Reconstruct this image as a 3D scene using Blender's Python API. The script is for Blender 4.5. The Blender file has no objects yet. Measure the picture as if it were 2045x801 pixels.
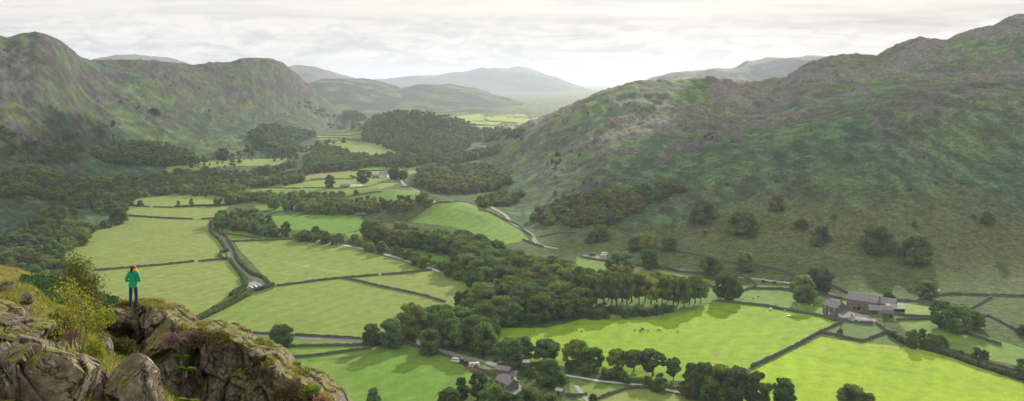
import bpy, math, random
import numpy as np
from mathutils import Vector, Matrix

# ---------------------------------------------------------------- basics
F, CX, HY, CZ = 1700.0, 1022.5, 163.0, 135.0      # survey constants of the viewpoint: focal (px), centre, horizon, eye height (m)
rng = np.random.default_rng(7)
random.seed(7)
SC = bpy.context.scene
COL = SC.collection
M = {}

def lin(c):
    return tuple(((x/255)/12.92 if x/255 <= .04045 else ((x/255+.055)/1.055)**2.4) for x in c)

def tag(o, label=None, cat=None, group=None, kind=None):
    if label: o['label'] = label
    if cat: o['category'] = cat
    if group: o['group'] = group
    if kind: o['kind'] = kind
    return o

def empty(name, loc=(0, 0, 0), rz=0.0, label=None, cat=None, group=None):
    o = bpy.data.objects.new(name, None)
    o.empty_display_size = .3
    COL.objects.link(o)
    o.location = loc
    o.rotation_euler = (0, 0, rz)
    return tag(o, label, cat, group)

def mesh_np(name, V, Fc, mats, midx=None, smooth=False, attrs=None):
    """V (n,3), Fc (m,k) constant k or list of arrays"""
    me = bpy.data.meshes.new(name)
    V = np.asarray(V, dtype=np.float32)
    groups = Fc if isinstance(Fc, list) else [Fc]
    groups = [np.asarray(g, dtype=np.int32) for g in groups if len(g)]
    me.vertices.add(len(V)); me.vertices.foreach_set('co', V.ravel())
    nl = sum(g.size for g in groups); nf = sum(len(g) for g in groups)
    me.loops.add(nl); me.polygons.add(nf)
    me.loops.foreach_set('vertex_index', np.concatenate([g.ravel() for g in groups]))
    tot = np.concatenate([np.full(len(g), g.shape[1], np.int32) for g in groups])
    st = np.concatenate([[0], np.cumsum(tot)[:-1]]).astype(np.int32)
    me.polygons.foreach_set('loop_start', st)
    me.polygons.foreach_set('loop_total', tot)
    for m in mats: me.materials.append(m)
    if midx is not None: me.polygons.foreach_set('material_index', np.asarray(midx, np.int32))
    me.polygons.foreach_set('use_smooth', np.full(nf, smooth))
    if attrs:
        for k, a in attrs.items():
            a = np.asarray(a, np.float32)
            if a.ndim == 1:
                at = me.attributes.new(k, 'FLOAT', 'POINT'); at.data.foreach_set('value', a)
            else:
                if a.shape[1] == 3: a = np.concatenate([a, np.ones((len(a), 1), np.float32)], 1)
                at = me.attributes.new(k, 'FLOAT_COLOR', 'POINT'); at.data.foreach_set('color', a.ravel())
    me.update(calc_edges=True)
    me.validate()
    return me

def link(name, me, parent=None, loc=None):
    o = bpy.data.objects.new(name, me)
    COL.objects.link(o)
    if parent is not None: o.parent = parent
    if loc is not None: o.location = loc
    return o

class MB:
    def __init__(s): s.v = []; s.f = []; s.m = []
    def add(s, vs, fs, mi=0):
        b = len(s.v); s.v += [tuple(v) for v in vs]
        s.f += [tuple(i+b for i in f) for f in fs]; s.m += [mi]*len(fs)
    def box(s, c, d, rz=0., mi=0, taper=1., shear=(0, 0)):
        x, y, z = d[0]/2, d[1]/2, d[2]/2
        ca, sa = math.cos(rz), math.sin(rz)
        vs = []
        for k, t in ((-1, 1), (1, taper)):
            for i, j in ((-1, -1), (1, -1), (1, 1), (-1, 1)):
                px, py = i*x*t+(shear[0] if k > 0 else 0), j*y*t+(shear[1] if k > 0 else 0)
                vs.append((c[0]+px*ca-py*sa, c[1]+px*sa+py*ca, c[2]+k*z))
        s.add(vs, [(3, 2, 1, 0), (4, 5, 6, 7), (0, 1, 5, 4), (1, 2, 6, 5), (2, 3, 7, 6), (3, 0, 4, 7)], mi)
    def tube(s, pts, rad, n=8, mi=0, caps=True):
        pts = [Vector(p) for p in pts]
        if not hasattr(rad, '__len__'): rad = [rad]*len(pts)
        b = len(s.v)
        for i, p in enumerate(pts):
            t = (pts[min(i+1, len(pts)-1)]-pts[max(i-1, 0)])
            t = t.normalized() if t.length > 1e-9 else Vector((0, 0, 1))
            u = t.cross(Vector((0.13, 0.99, 0.07))) if abs(t.y) < .95 else t.cross(Vector((1, 0, 0)))
            u.normalize(); w = t.cross(u)
            for k in range(n):
                a = 2*math.pi*k/n
                q = p+(u*math.cos(a)+w*math.sin(a))*rad[i]
                s.v.append(tuple(q))
        nf = 0
        for i in range(len(pts)-1):
            for k in range(n):
                k2 = (k+1) % n
                s.f.append((b+i*n+k, b+i*n+k2, b+(i+1)*n+k2, b+(i+1)*n+k)); nf += 1
        if caps:
            s.f.append(tuple(b+k for k in reversed(range(n)))); e = b+(len(pts)-1)*n
            s.f.append(tuple(e+k for k in range(n))); nf += 2
        s.m += [mi]*nf
    def build(s, name, mats, parent=None, smooth=False, loc=None, bevel=0.):
        me = bpy.data.meshes.new(name)
        me.from_pydata(s.v, [], s.f)
        if not isinstance(mats, (list, tuple)): mats = [mats]
        for m in mats: me.materials.append(m)
        me.polygons.foreach_set('material_index', np.array(s.m, np.int32))
        if smooth: me.polygons.foreach_set('use_smooth', np.full(len(s.f), True))
        me.update()
        o = link(name, me, parent, loc)
        if bevel:
            b = o.modifiers.new('bevel', 'BEVEL'); b.width = bevel; b.segments = 2
        return o

# ---------------------------------------------------------------- noise
def _h(ix, iy, iz, seed):
    n = (ix.astype(np.int64)*374761393 + iy.astype(np.int64)*668265263 + iz.astype(np.int64)*2147483647 + seed*1274126177) & 0xffffffff
    n = ((n ^ (n >> 13))*1274126177) & 0xffffffff
    n = (n ^ (n >> 16)) & 0xffffffff
    n = (n*2246822519) & 0xffffffff
    n = n ^ (n >> 15)
    return (n & 0xffffff)/float(0xffffff)

def vnoise2(x, y, seed=0):
    ix = np.floor(x); iy = np.floor(y); fx = x-ix; fy = y-iy
    fx = fx*fx*fx*(fx*(fx*6-15)+10); fy = fy*fy*fy*(fy*(fy*6-15)+10)
    ix = ix.astype(np.int64); iy = iy.astype(np.int64); z = np.zeros_like(ix)
    a = _h(ix, iy, z, seed); b = _h(ix+1, iy, z, seed); c = _h(ix, iy+1, z, seed); d = _h(ix+1, iy+1, z, seed)
    return (a*(1-fx)+b*fx)*(1-fy)+(c*(1-fx)+d*fx)*fy

def fbm2(x, y, oct=5, seed=0, gain=.5):
    s = 0; a = 1; t = 0
    for o in range(oct):
        s = s+a*vnoise2(x*2**o+o*17.3, y*2**o-o*9.1, seed+o); t += a; a *= gain
    return s/t

def ridge2(x, y, oct=5, seed=0):
    s = 0; a = 1; t = 0
    for o in range(oct):
        s = s+a*(1-np.abs(2*vnoise2(x*2**o+o*7.3, y*2**o+o*3.1, seed+o)-1)); t += a; a *= .5
    return s/t

def vnoise3(x, y, z, seed=0):
    ix = np.floor(x); iy = np.floor(y); iz = np.floor(z); fx = x-ix; fy = y-iy; fz = z-iz
    fx = fx*fx*(3-2*fx); fy = fy*fy*(3-2*fy); fz = fz*fz*(3-2*fz)
    ix = ix.astype(np.int64); iy = iy.astype(np.int64); iz = iz.astype(np.int64)
    r = 0
    for dx in (0, 1):
        for dy in (0, 1):
            for dz in (0, 1):
                w = (fx if dx else 1-fx)*(fy if dy else 1-fy)*(fz if dz else 1-fz)
                r = r+w*_h(ix+dx, iy+dy, iz+dz, seed)
    return r

def fbm3(x, y, z, oct=4, seed=0):
    s = 0; a = 1; t = 0
    for o in range(oct):
        s = s+a*vnoise3(x*2**o, y*2**o, z*2**o, seed+o); t += a; a *= .5
    return s/t

def voro3(x, y, z, seed=0):
    """returns F1, F2, cell random, and a per-cell tilt value"""
    ix = np.floor(x).astype(np.int64); iy = np.floor(y).astype(np.int64); iz = np.floor(z).astype(np.int64)
    f1 = np.full(x.shape, 9.); f2 = np.full(x.shape, 9.); cr = np.zeros(x.shape); tl = np.zeros(x.shape)
    for dx in (-1, 0, 1):
        for dy in (-1, 0, 1):
            for dz in (-1, 0, 1):
                a, b, c = ix+dx, iy+dy, iz+dz
                jx = _h(a, b, c, seed); jy = _h(a, b, c, seed+11); jz = _h(a, b, c, seed+23)
                ex, ey, ez = x-(a+jx), y-(b+jy), z-(c+jz)
                d = np.sqrt(ex**2+ey**2+ez**2)
                r = _h(a, b, c, seed+37)
                n = d < f1
                f2 = np.where(n, f1, np.minimum(f2, d)); f1 = np.where(n, d, f1)
                cr = np.where(n, r, cr)
                tl = np.where(n, (jx-.5)*ex*2+(jz-.5)*ez*2+(jy-.5)*ey, tl)
    return f1, f2, cr, tl

def sstep(a, b, x):
    t = np.clip((x-a)/(b-a), 0, 1); return t*t*(3-2*t)

def in_poly(px, py, poly):
    poly = np.asarray(poly, float); r = np.zeros(px.shape, bool)
    x0, y0 = poly.min(0); x1, y1 = poly.max(0)
    m = (px >= x0) & (px <= x1) & (py >= y0) & (py <= y1)
    idx = np.nonzero(m)
    x, y = px[idx], py[idx]; c = np.zeros(x.shape, bool)
    n = len(poly)
    for i in range(n):
        xa, ya = poly[i]; xb, yb = poly[(i+1) % n]
        if ya == yb: continue
        k = ((ya > y) != (yb > y)) & (x < (xb-xa)*(y-ya)/(yb-ya)+xa)
        c ^= k
    r[idx] = c
    return r

# ---------------------------------------------------------------- materials
def newmat(name):
    m = bpy.data.materials.new(name); m.use_nodes = True
    nt = m.node_tree; nt.nodes.clear()
    out = nt.nodes.new('ShaderNodeOutputMaterial'); p = nt.nodes.new('ShaderNodeBsdfPrincipled')
    nt.links.new(p.outputs[0], out.inputs[0])
    M[name] = m
    return m, nt, p, out

def N(nt, typ, **kw):
    n = nt.nodes.new(typ)
    for k, v in kw.items():
        if k.startswith('i_'):
            key = k[2:]
            key = int(key) if key.isdigit() else key.replace('_', ' ')
            n.inputs[key].default_value = v
        else: setattr(n, k, v)
    return n

def coords(nt, kind='Object', scale=(1, 1, 1), rot=(0, 0, 0)):
    if kind == 'World':
        tc = nt.nodes.new('ShaderNodeNewGeometry'); src = tc.outputs['Position']
    else:
        tc = nt.nodes.new('ShaderNodeTexCoord'); src = tc.outputs[kind]
    mp = nt.nodes.new('ShaderNodeMapping'); mp.inputs['Scale'].default_value = scale; mp.inputs['Rotation'].default_value = rot
    nt.links.new(src, mp.inputs[0]); return mp.outputs[0]

def noise(nt, vec, scale, detail=4, rough=.55, dist=0):
    n = nt.nodes.new('ShaderNodeTexNoise'); n.inputs['Scale'].default_value = scale; n.inputs['Detail'].default_value = detail
    n.inputs['Roughness'].default_value = rough; n.inputs['Distortion'].default_value = dist
    nt.links.new(vec, n.inputs['Vector']); return n.outputs['Fac']

def ramp(nt, fac, stops, interp='LINEAR'):
    r = nt.nodes.new('ShaderNodeValToRGB'); cr = r.color_ramp; cr.interpolation = interp
    while len(cr.elements) > 1: cr.elements.remove(cr.elements[-1])
    cr.elements[0].position = stops[0][0]; c = stops[0][1]; cr.elements[0].color = (*c, 1) if hasattr(c, '__len__') else (c, c, c, 1)
    for p, c in stops[1:]:
        e = cr.elements.new(p); e.color = (*c, 1) if hasattr(c, '__len__') else (c, c, c, 1)
    nt.links.new(fac, r.inputs[0]); return r.outputs[0]

def mix(nt, fac, a, b, mode='MIX'):
    n = nt.nodes.new('ShaderNodeMix'); n.data_type = 'RGBA'; n.blend_type = mode
    for sock, v in ((n.inputs[0], fac), (n.inputs[6], a), (n.inputs[7], b)):
        if isinstance(v, (int, float)): sock.default_value = v
        elif isinstance(v, tuple): sock.default_value = (*v, 1) if len(v) == 3 else v
        else: nt.links.new(v, sock)
    return n.outputs[2]

def mth(nt, op, a, b=None, c=None):
    n = nt.nodes.new('ShaderNodeMath'); n.operation = op
    for i, v in enumerate((a, b, c)):
        if v is None: continue
        if isinstance(v, (int, float)): n.inputs[i].default_value = v
        else: nt.links.new(v, n.inputs[i])
    return n.outputs[0]

def bump(nt, p, h, strength=.5, dist=.1, normal=None):
    b = nt.nodes.new('ShaderNodeBump'); b.inputs['Strength'].default_value = strength; b.inputs['Distance'].default_value = dist
    nt.links.new(h, b.inputs['Height'])
    if normal is not None: nt.links.new(normal, b.inputs['Normal'])
    if p is not None: nt.links.new(b.outputs[0], p.inputs['Normal'])
    return b.outputs[0]

def simple(name, col, rough=.8, var=.15, scale=3., metal=0., bstr=0., bdist=.02, kind='Object'):
    m, nt, p, out = newmat(name)
    v = coords(nt, kind); n = noise(nt, v, scale, 5)
    f = ramp(nt, n, [(.25, 1-var*2), (.75, 1+var)])
    nt.links.new(mix(nt, 1., tuple(col), f, 'MULTIPLY'), p.inputs['Base Color'])
    p.inputs['Roughness'].default_value = rough; p.inputs['Metallic'].default_value = metal
    p.inputs['Specular IOR Level'].default_value = .3
    if bstr: bump(nt, p, noise(nt, v, scale*3, 4), bstr, bdist)
    return m

def leafmat(name, col, trans=.35, var=.35, scale=.12, dark=None):
    m, nt, p, out = newmat(name)
    v = coords(nt, 'World')
    n1 = noise(nt, v, scale, 3); n2 = noise(nt, v, scale*9, 3)
    c2 = dark or tuple(x*.55 for x in col)
    c = mix(nt, ramp(nt, n1, [(.35, 0.), (.65, 1.)]), tuple(c2), tuple(col))
    c = mix(nt, 1., c, ramp(nt, n2, [(.3, 1-var), (.7, 1+var)]), 'MULTIPLY')
    oi = nt.nodes.new('ShaderNodeObjectInfo')
    c = mix(nt, 1., c, ramp(nt, oi.outputs['Random'], [(0, (.8, .88, .9)), (.5, (1., 1., 1.)), (1, (1.18, 1.12, .9))]), 'MULTIPLY')
    nt.links.new(c, p.inputs['Base Color']); p.inputs['Roughness'].default_value = .75
    p.inputs['Specular IOR Level'].default_value = .15
    t = nt.nodes.new('ShaderNodeBsdfTranslucent'); nt.links.new(mix(nt, 1., c, (1.1, 1.15, .6), 'MULTIPLY'), t.inputs[0])
    ms = nt.nodes.new('ShaderNodeMixShader'); ms.inputs[0].default_value = trans
    nt.links.new(p.outputs[0], ms.inputs[1]); nt.links.new(t.outputs[0], ms.inputs[2]); nt.links.new(ms.outputs[0], out.inputs[0])
    return m
HAZE, EXPO = 7.e-5, .10
# ---------------------------------------------------------------- terrain sheet: valley floor and both fells
def arr(l): return np.array(l, float)
def crv(pts, x, k=1): return np.interp(x, [p[0] for p in pts], [p[k] for p in pts])
def z_of(py, D): return CZ-(py-HY)/F*D
def floorD(py): return CZ*F/(py-HY)
FOOT = [(-700,650),(-400,640),(-100,590),(0,570),(120,520),(180,480),(240,425),(340,392),(450,360),(520,332),(600,300),(660,265),(700,250),
        (800,300),(860,372),(900,400),(960,412),(1000,432),(1050,466),(1090,492),(1160,512),(1250,530),(1350,545),(1500,562),(1600,575),(1700,588),(1850,592),(2045,596),(2400,620),(2800,640)]
MID = [(-700,330,650),(-300,330,760),(0,330,900),(100,310,1020),(200,300,1180),(350,285,1450),(500,250,1850),(600,225,2250),(660,235,2560),(700,None,3000),
       (800,None,1500),(960,None,1150),(1000,395,1050),(1100,372,980),(1200,352,930),(1290,330,930),(1364,308,950),(1440,290,930),(1500,296,900),(1600,262,900),(1700,226,920),(1830,182,940),(1950,170,940),(2045,163,940),(2400,150,900),(2800,150,900)]
RIDGE = [(-700,110,1150),(-300,90,1200),(-60,76,1300),(0,68,1350),(15,73,1360),(40,67,1380),(75,66,1400),(95,70,1420),(112,78,1450),(128,88,1480),(140,98,1520),(155,110,1600),(170,117,1700),(200,120,1800),(240,121,1900),(300,122,2000),(350,125,2100),(385,129,2200),(420,127,2300),(460,124,2400),(480,118,2450),(500,116,2500),(520,117,2520),(545,119,2560),(565,125,2620),(590,147,2700),(610,166,2760),(640,192,2850),(665,214,2950),(690,232,3050),(720,None,3300),
         (900,None,1700),(960,None,1560),(980,306,1540),(1000,298,1500),(1050,265,1470),(1100,235,1450),(1130,222,1440),(1160,206,1430),(1200,188,1420),(1235,176,1420),(1270,166,1430),(1310,165,1440),(1350,163,1460),(1390,161,1480),(1420,160,1500),(1480,158,1550),(1520,160,1580),(1565,158,1600),(1580,147,1600),(1600,136,1600),(1640,122,1600),(1680,116,1620),(1720,116,1620),(1755,119,1600),(1775,107,1580),(1800,93,1560),(1815,90,1560),(1835,82,1540),(1865,81,1530),(1892,84,1520),(1905,74,1500),(1935,64,1480),(1960,58,1450),(1985,56,1440),(2005,44,1420),(2045,40,1400),(2200,28,1400),(2500,40,1400),(2800,60,1400)]
def fill(pts):
    r = []
    for p in pts:
        if p[1] is None: r.append((p[0], 0., p[2]))
        else: r.append((p[0], z_of(p[1], p[2]), p[2]))
    return r
MIDz, RIDz = fill(MID), fill(RIDGE)
COLS = np.concatenate([np.arange(-700, -60, 8.), np.arange(-60, 2110, 2.2), np.arange(2112, 2800, 8.)])
pyr = np.arange(806, 168.4, -.85)
ROWS = np.concatenate([[1, 3, 6, 10, 16, 25, 38, 55, 75, 100, 130, 165, 205, 245, 280, 310, 335], floorD(pyr), [52000., 62000.]])
NC, NR = len(COLS), len(ROWS)

def pchip(x, y, xi):
    h = np.diff(x); d = np.diff(y)/h
    m = np.zeros(len(x)); m[0] = d[0]; m[-1] = d[-1]
    for i in range(1, len(x)-1):
        if d[i-1]*d[i] > 0:
            w1 = 2*h[i]+h[i-1]; w2 = h[i]+2*h[i-1]
            m[i] = (w1+w2)/(w1/d[i-1]+w2/d[i])
    k = np.clip(np.searchsorted(x, xi)-1, 0, len(x)-2)
    t = (xi-x[k])/h[k]
    return (2*t**3-3*t**2+1)*y[k]+(t**3-2*t**2+t)*h[k]*m[k]+(-2*t**3+3*t**2)*y[k+1]+(t**3-t**2)*h[k]*m[k+1]

def gsm(a, s):
    k = np.arange(-3*s, 3*s+1); w = np.exp(-k**2/(2*s*s)); w /= w.sum()
    return np.convolve(np.pad(a, 3*s, mode='edge'), w, 'valid')
footD = gsm(floorD(crv(FOOT, COLS)), 6)
midD = gsm(crv(MIDz, COLS, 2), 8); midZ = gsm(crv(MIDz, COLS, 1), 8)
ridD = gsm(crv(RIDz, COLS, 2), 4); ridZ = crv(RIDz, COLS, 1)
footD = np.minimum(footD, midD-60)
Z = np.zeros((NR, NC)); T = np.zeros((NR, NC))
for c in range(NC):
    sh = sstep(1330, 1480, COLS[c])
    xs = [0, 1, 10, 40, 150, 340, 362, footD[c], midD[c], midD[c]+90, ridD[c], ridD[c]+250, ridD[c]+600, ridD[c]+1500, 80000]
    zm = midZ[c]; zr = ridZ[c]; lineish = zm+(zr-zm)*90/(ridD[c]-midD[c])
    zs = [132.6, 132.5, 129, 111, 56, 2, 0, 0, zm, sh*(zm+3)+(1-sh)*lineish, zr, zr*.88, zr*.3, 0, -4]
    Z[:, c] = pchip(arr(xs), arr(zs), ROWS)
    T[:, c] = np.clip((ROWS-footD[c])/(ridD[c]-footD[c]), -1, 3)
PXg = np.broadcast_to(COLS, (NR, NC)); Dg = np.broadcast_to(ROWS[:, None], (NR, NC))
Xg = (PXg-CX)/F*Dg; Yg = Dg.copy()
def bump_g(px, D, h, sx, sy, rot=0., p=1.):
    global Z
    X0 = (px-CX)/F*D; dx = Xg-X0; dy = Yg-D; c, s = math.cos(rot), math.sin(rot)
    a = (dx*c+dy*s)/sx; b = (-dx*s+dy*c)/sy
    Z = Z+h*np.exp(-(a*a+b*b)**p)
bump_g(800, 2080, 47, 125, 260, .1, 1.2)          # wooded knoll
bump_g(880, 2200, 26, 110, 260, .1)
bump_g(705, 2750, 22, 60, 160)
bump_g(985, 3300, 20, 230, 620, 0, 1.5)           # fields on the far rise
bump_g(760, 1000, 9, 40, 60, .4)                  # bracken knoll by the track
bump_g(835, 900, 13, 34, 60, .3)
bump_g(910, 860, 9, 50, 60, .2)
bump_g(1850, 470, 3.5, 50, 40)
hillf = np.clip(Z/25., 0, 1)*(Dg > 420)
fell = sstep(-.02, .12, T)*(Dg > 420)*np.where(PXg < 800, 1, sstep(930, 1010, PXg))
lefty = (PXg < 800)
# relief: broad gullies, knuckles and crags
broad = (fbm2(Xg/170, Yg/170, 4, 3)-.5)
knuck = ridge2(Xg/70+.3*broad, Yg/95, 5, 21)-.55
strata = ridge2((Xg*.8+Yg*.6)/38, (Yg*.8-Xg*.6)/120, 4, 31)-.5
top = sstep(.35, .95, T)*sstep(2.2, 1.2, T)
crag = sstep(.55, .64, fbm2(Xg/120, Yg/120, 4, 55)+.15*top-.05)*top*hillf
crag = np.maximum(crag, sstep(.62, .7, fbm2(Xg/60, Yg/60, 4, 58))*.9*hillf*sstep(.15, .35, T))
PY0 = HY+(CZ-Z)*F/np.maximum(Dg, 1)
CR_P = [[(60,72),(100,70),(150,100),(165,118),(120,122),(90,97)],[(128,135),(160,150),(150,180),(132,178)],[(200,135),(255,150),(245,167),(215,152)],[(235,185),(262,200),(250,215),(228,200)],[(385,178),(440,192),(480,178),(520,178),(510,200),(450,207),(410,200)],
 [(538,142),(585,146),(622,178),(648,206),(600,196),(565,186),(545,165)],[(405,215),(430,225),(425,240),(405,232)],[(28,204),(56,208),(52,221),(33,219)],[(0,160),(25,165),(20,180),(-20,180)],[(290,150),(330,158),(350,172),(310,170)],
 [(1220,205),(1270,200),(1280,225),(1260,250),(1235,235)],[(1420,165),(1500,165),(1540,200),(1500,215),(1440,185)],[(1560,148),(1640,126),(1700,136),(1700,165),(1600,176),(1575,165)],[(1735,135),(1850,115),(1860,132),(1760,162),(1735,150)],[(1800,85),(1865,80),(1885,90),(1810,107)],[(1925,62),(2060,38),(2060,78),(1950,78)],
 [(1158,290),(1180,278),(1192,290),(1170,302)],[(1280,240),(1360,235),(1390,255),(1300,265)],[(1935,150),(2060,148),(2060,170),(1900,169)],[(1780,222),(1800,218),(1806,232),(1788,236)],[(1110,225),(1150,205),(1165,215),(1120,245)]]
wj = (fbm2(Xg/18, Yg/22, 4, 501)-.5)
for P_ in CR_P:
    m_ = in_poly(PXg+wj*46, PY0+wj*26, P_) & (T > .1) & (T < 1.15) & (Dg > 500)
    crag = np.maximum(crag, m_*.95)
damp = 1-.75*np.exp(-((T-1)/.05)**2)
Z = Z+fell*hillf*damp*(broad*(20+4*(~lefty))*(.3+.7*top)+knuck*(6+8*top)+strata*3.5)+crag*damp*(ridge2(Xg/16, Yg/26, 4, 77)-.5)*10*fell
Z = Z+fell*(fbm2(Xg/11, Yg/11, 4, 41)-.5)*1.8+fell*hillf*np.exp(-((T-1)/.05)**2)*(ridge2(Xg/30, Yg/400, 4, 91)-.6)*4
flat = (Dg > 355)*(1-fell)
Z = Z+flat*(fbm2(Xg/60, Yg/60, 3, 5)-.5)*1.2*sstep(355, 420, Dg)
PYg = HY+(CZ-Z)*F/np.maximum(Dg, 1)

def ground_z(X, Y):
    px = CX+F*X/Y; c = np.interp(px, COLS, np.arange(NC)); r = np.interp(Y, ROWS, np.arange(NR))
    c0 = int(min(max(c, 0), NC-2)); r0 = int(min(max(r, 0), NR-2)); fc, fr = c-c0, r-r0
    return float((Z[r0, c0]*(1-fc)+Z[r0, c0+1]*fc)*(1-fr)+(Z[r0+1, c0]*(1-fc)+Z[r0+1, c0+1]*fc)*fr)
def at(px, py):
    """first point of the terrain sheet seen at that bearing and dip"""
    c = int(np.clip(np.interp(px, COLS, np.arange(NC)), 0, NC-1))
    col = PYg[17:, c]
    k = np.nonzero(col <= py)[0]
    k = (k[0] if len(k) else len(col)-1)+17
    if k > 17:
        a, b = PYg[k-1, c], PYg[k, c]; t = (a-py)/(a-b) if a != b else 0
        t = min(max(t, 0), 1); Y = ROWS[k-1]*(1-t)+ROWS[k]*t
    else: Y = ROWS[k]
    X = (px-CX)/F*Y
    return Vector((X, Y, ground_z(X, Y)))

# ---- ground colours: fields, rough pasture, bracken, heath, rock, roads
C = dict(rough=(.08, .125, .035), hay=(.20, .26, .062), hay2=(.18, .255, .052), vivid=(.12, .24, .028), lime=(.20, .34, .014), lime2=(.25, .395, .008),  # hay: dried grass tone, with some cloud shade of the left fields painted in
         grn=(.125, .225, .038), far=(.20, .27, .06), tan=(.30, .235, .12), yard=(.42, .40, .38), brk=(.070, .145, .062), brk2=(.042, .100, .050),
         gr=(.095, .165, .046), brn=(.115, .105, .04), rock=(.092, .084, .088), heath=(.070, .072, .050), moor=(.085, .125, .040))
C = {k: arr(v) for k, v in C.items()}
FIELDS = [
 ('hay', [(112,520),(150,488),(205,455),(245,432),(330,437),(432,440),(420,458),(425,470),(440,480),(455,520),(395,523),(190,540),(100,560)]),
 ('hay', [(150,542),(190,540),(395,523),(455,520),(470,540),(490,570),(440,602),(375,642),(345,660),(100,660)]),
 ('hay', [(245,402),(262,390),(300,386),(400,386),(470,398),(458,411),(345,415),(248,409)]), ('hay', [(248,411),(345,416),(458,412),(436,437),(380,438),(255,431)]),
 ('vivid', [(440,450),(480,455),(540,468),(590,480),(460,483)]), ('vivid', [(500,440),(560,430),(722,428),(726,455),(690,466),(640,466),(560,455)]),
 ('vivid', [(690,466),(725,460),(725,480),(700,480)]),
 ('grn', [(500,402),(600,398),(660,404),(560,422),(515,420)]),
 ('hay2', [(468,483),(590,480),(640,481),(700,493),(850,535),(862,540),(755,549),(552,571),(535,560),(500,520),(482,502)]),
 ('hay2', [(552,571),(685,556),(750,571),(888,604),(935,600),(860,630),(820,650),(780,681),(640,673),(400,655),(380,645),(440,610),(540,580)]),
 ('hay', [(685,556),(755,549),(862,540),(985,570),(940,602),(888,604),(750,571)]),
 ('grn', [(395,655),(640,672),(805,680),(800,690),(700,690),(560,692),(470,690),(390,670)]),
 ('vivid', [(450,690),(560,692),(700,692),(810,688),(880,708),(930,730),(985,755),(890,801),(870,900),(300,900),(400,700)]),
 ('vivid', [(820,686),(900,705),(985,735),(960,740),(930,727),(880,704)]),
 ('lime', [(960,670),(1000,655),(1090,655),(1190,630),(1340,632),(1410,603),(1480,603),(1560,620),(1640,632),(1675,645),(1640,663),(1500,732),(1460,760),(1300,760),(1060,720),(1000,700)]),
 ('lime2', [(1470,760),(1515,735),(1640,672),(1720,684),(1780,690),(1850,700),(1900,712),(1960,735),(2045,765),(2300,840),(2300,900),(1400,900),(1400,801)]),
 ('grn', [(1150,512),(1270,530),(1330,542),(1420,560),(1500,572),(1500,590),(1430,602),(1330,640),(1180,640),(1160,560)]),
 ('grn', [(1430,598),(1500,577),(1560,580),(1690,600),(1695,610),(1640,630),(1560,618),(1480,604)]),
 ('grn', [(1510,575),(1500,568),(1590,572),(1590,578)]),
 ('gr', [(1640,662),(1685,642),(1750,648),(1775,662),(1722,682)]), ('gr', [(1722,684),(1775,664),(1830,690),(1850,700),(1780,690)]),
 ('grn', [(1780,602),(1860,612),(1865,630),(1815,632),(1785,620)]),
 ('grn', [(1790,640),(1860,638),(1960,668),(2060,700),(2060,735),(1960,715),(1860,685),(1810,665)]),
 ('vivid', [(815,442),(845,420),(870,405),(930,404),(960,415),(1000,437),(1040,460),(1058,478),(1000,490),(960,470),(900,452)]),
 ('vivid', [(780,478),(830,488),(915,508),(905,530),(860,522),(800,495)]),
 ('far', [(470,380),(500,370),(560,365),(650,360),(770,358),(800,362),(760,385),(690,390),(600,388)]), ('grn', [(500,378),(650,378),(760,372),(740,385),(690,395),(560,390)]),
 ('tan', [(600,345),(620,340),(700,341),(690,350),(600,360)]), ('hay', [(620,352),(690,343),(850,340),(780,358),(610,360)]), ('vivid', [(690,338),(740,328),(860,322),(860,332),(780,341),(690,341)]),
 ('far', [(635,300),(650,285),(690,280),(800,293),(812,303),(780,309),(700,310)]), ('far', [(630,272),(720,262),(760,252),(790,262),(730,275),(640,280)]),
 ('far', [(320,345),(350,325),(380,323),(415,338),(400,345)]), ('far', [(375,325),(440,318),(575,317),(560,330),(450,332),(415,335)]), ('far', [(160,300),(140,290)]),
 ('grn', [(1135,752),(1180,765),(1260,772),(1200,792),(1160,801),(1140,790)]), ('hay', [(1190,801),(1240,780),(1290,776),(1420,801),(1400,830),(1180,830)]),
 ('tan', [(878,300),(900,290),(940,298),(930,306),(885,305)]), ('vivid', [(960,286),(980,286),(980,294),(962,294)]), ('grn', [(700,375),(830,380),(850,395),(740,405),(690,398)]),
]
for poly in [[(905,232),(962,227),(968,231),(972,241),(930,244),(905,238)], [(972,230),(1045,228),(1062,235),(990,234)], [(968,233),(1060,237),(1058,246),(1000,243),(975,240)], [(935,246),(945,242),(1005,244),(990,250)],
             [(925,252),(990,250),(985,257),(930,256)], [(1062,236),(1095,232),(1090,250),(1062,246)], [(1030,247),(1078,247),(1070,255),(1045,253)], [(925,258),(965,258),(955,265),(935,264)]]:
    FIELDS.append(('far2', poly))
C['far2'] = arr((.30, .40, .075))
FIELDS.append(('tan', [(1015,252),(1050,254),(1072,258),(1050,268),(1030,262)]))

jx = (fbm2(Xg/6, Yg/6, 3, 111)-.5)*3.; jy = (fbm2(Xg/6, Yg/6, 3, 121)-.5)*1.5
n1 = fbm2(Xg/45, Yg/60, 4, 201)[..., None]; n2 = fbm2(Xg/14, Yg/20, 4, 211)[..., None]; n3 = fbm2(Xg/230, Yg/230, 3, 221)[..., None]
col = np.broadcast_to(C['rough'], (NR, NC, 3)).copy()
col = col*(.75+.5*n2)+sstep(.45, .65, n1)*(C['gr']-C['rough'])*.6
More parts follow.
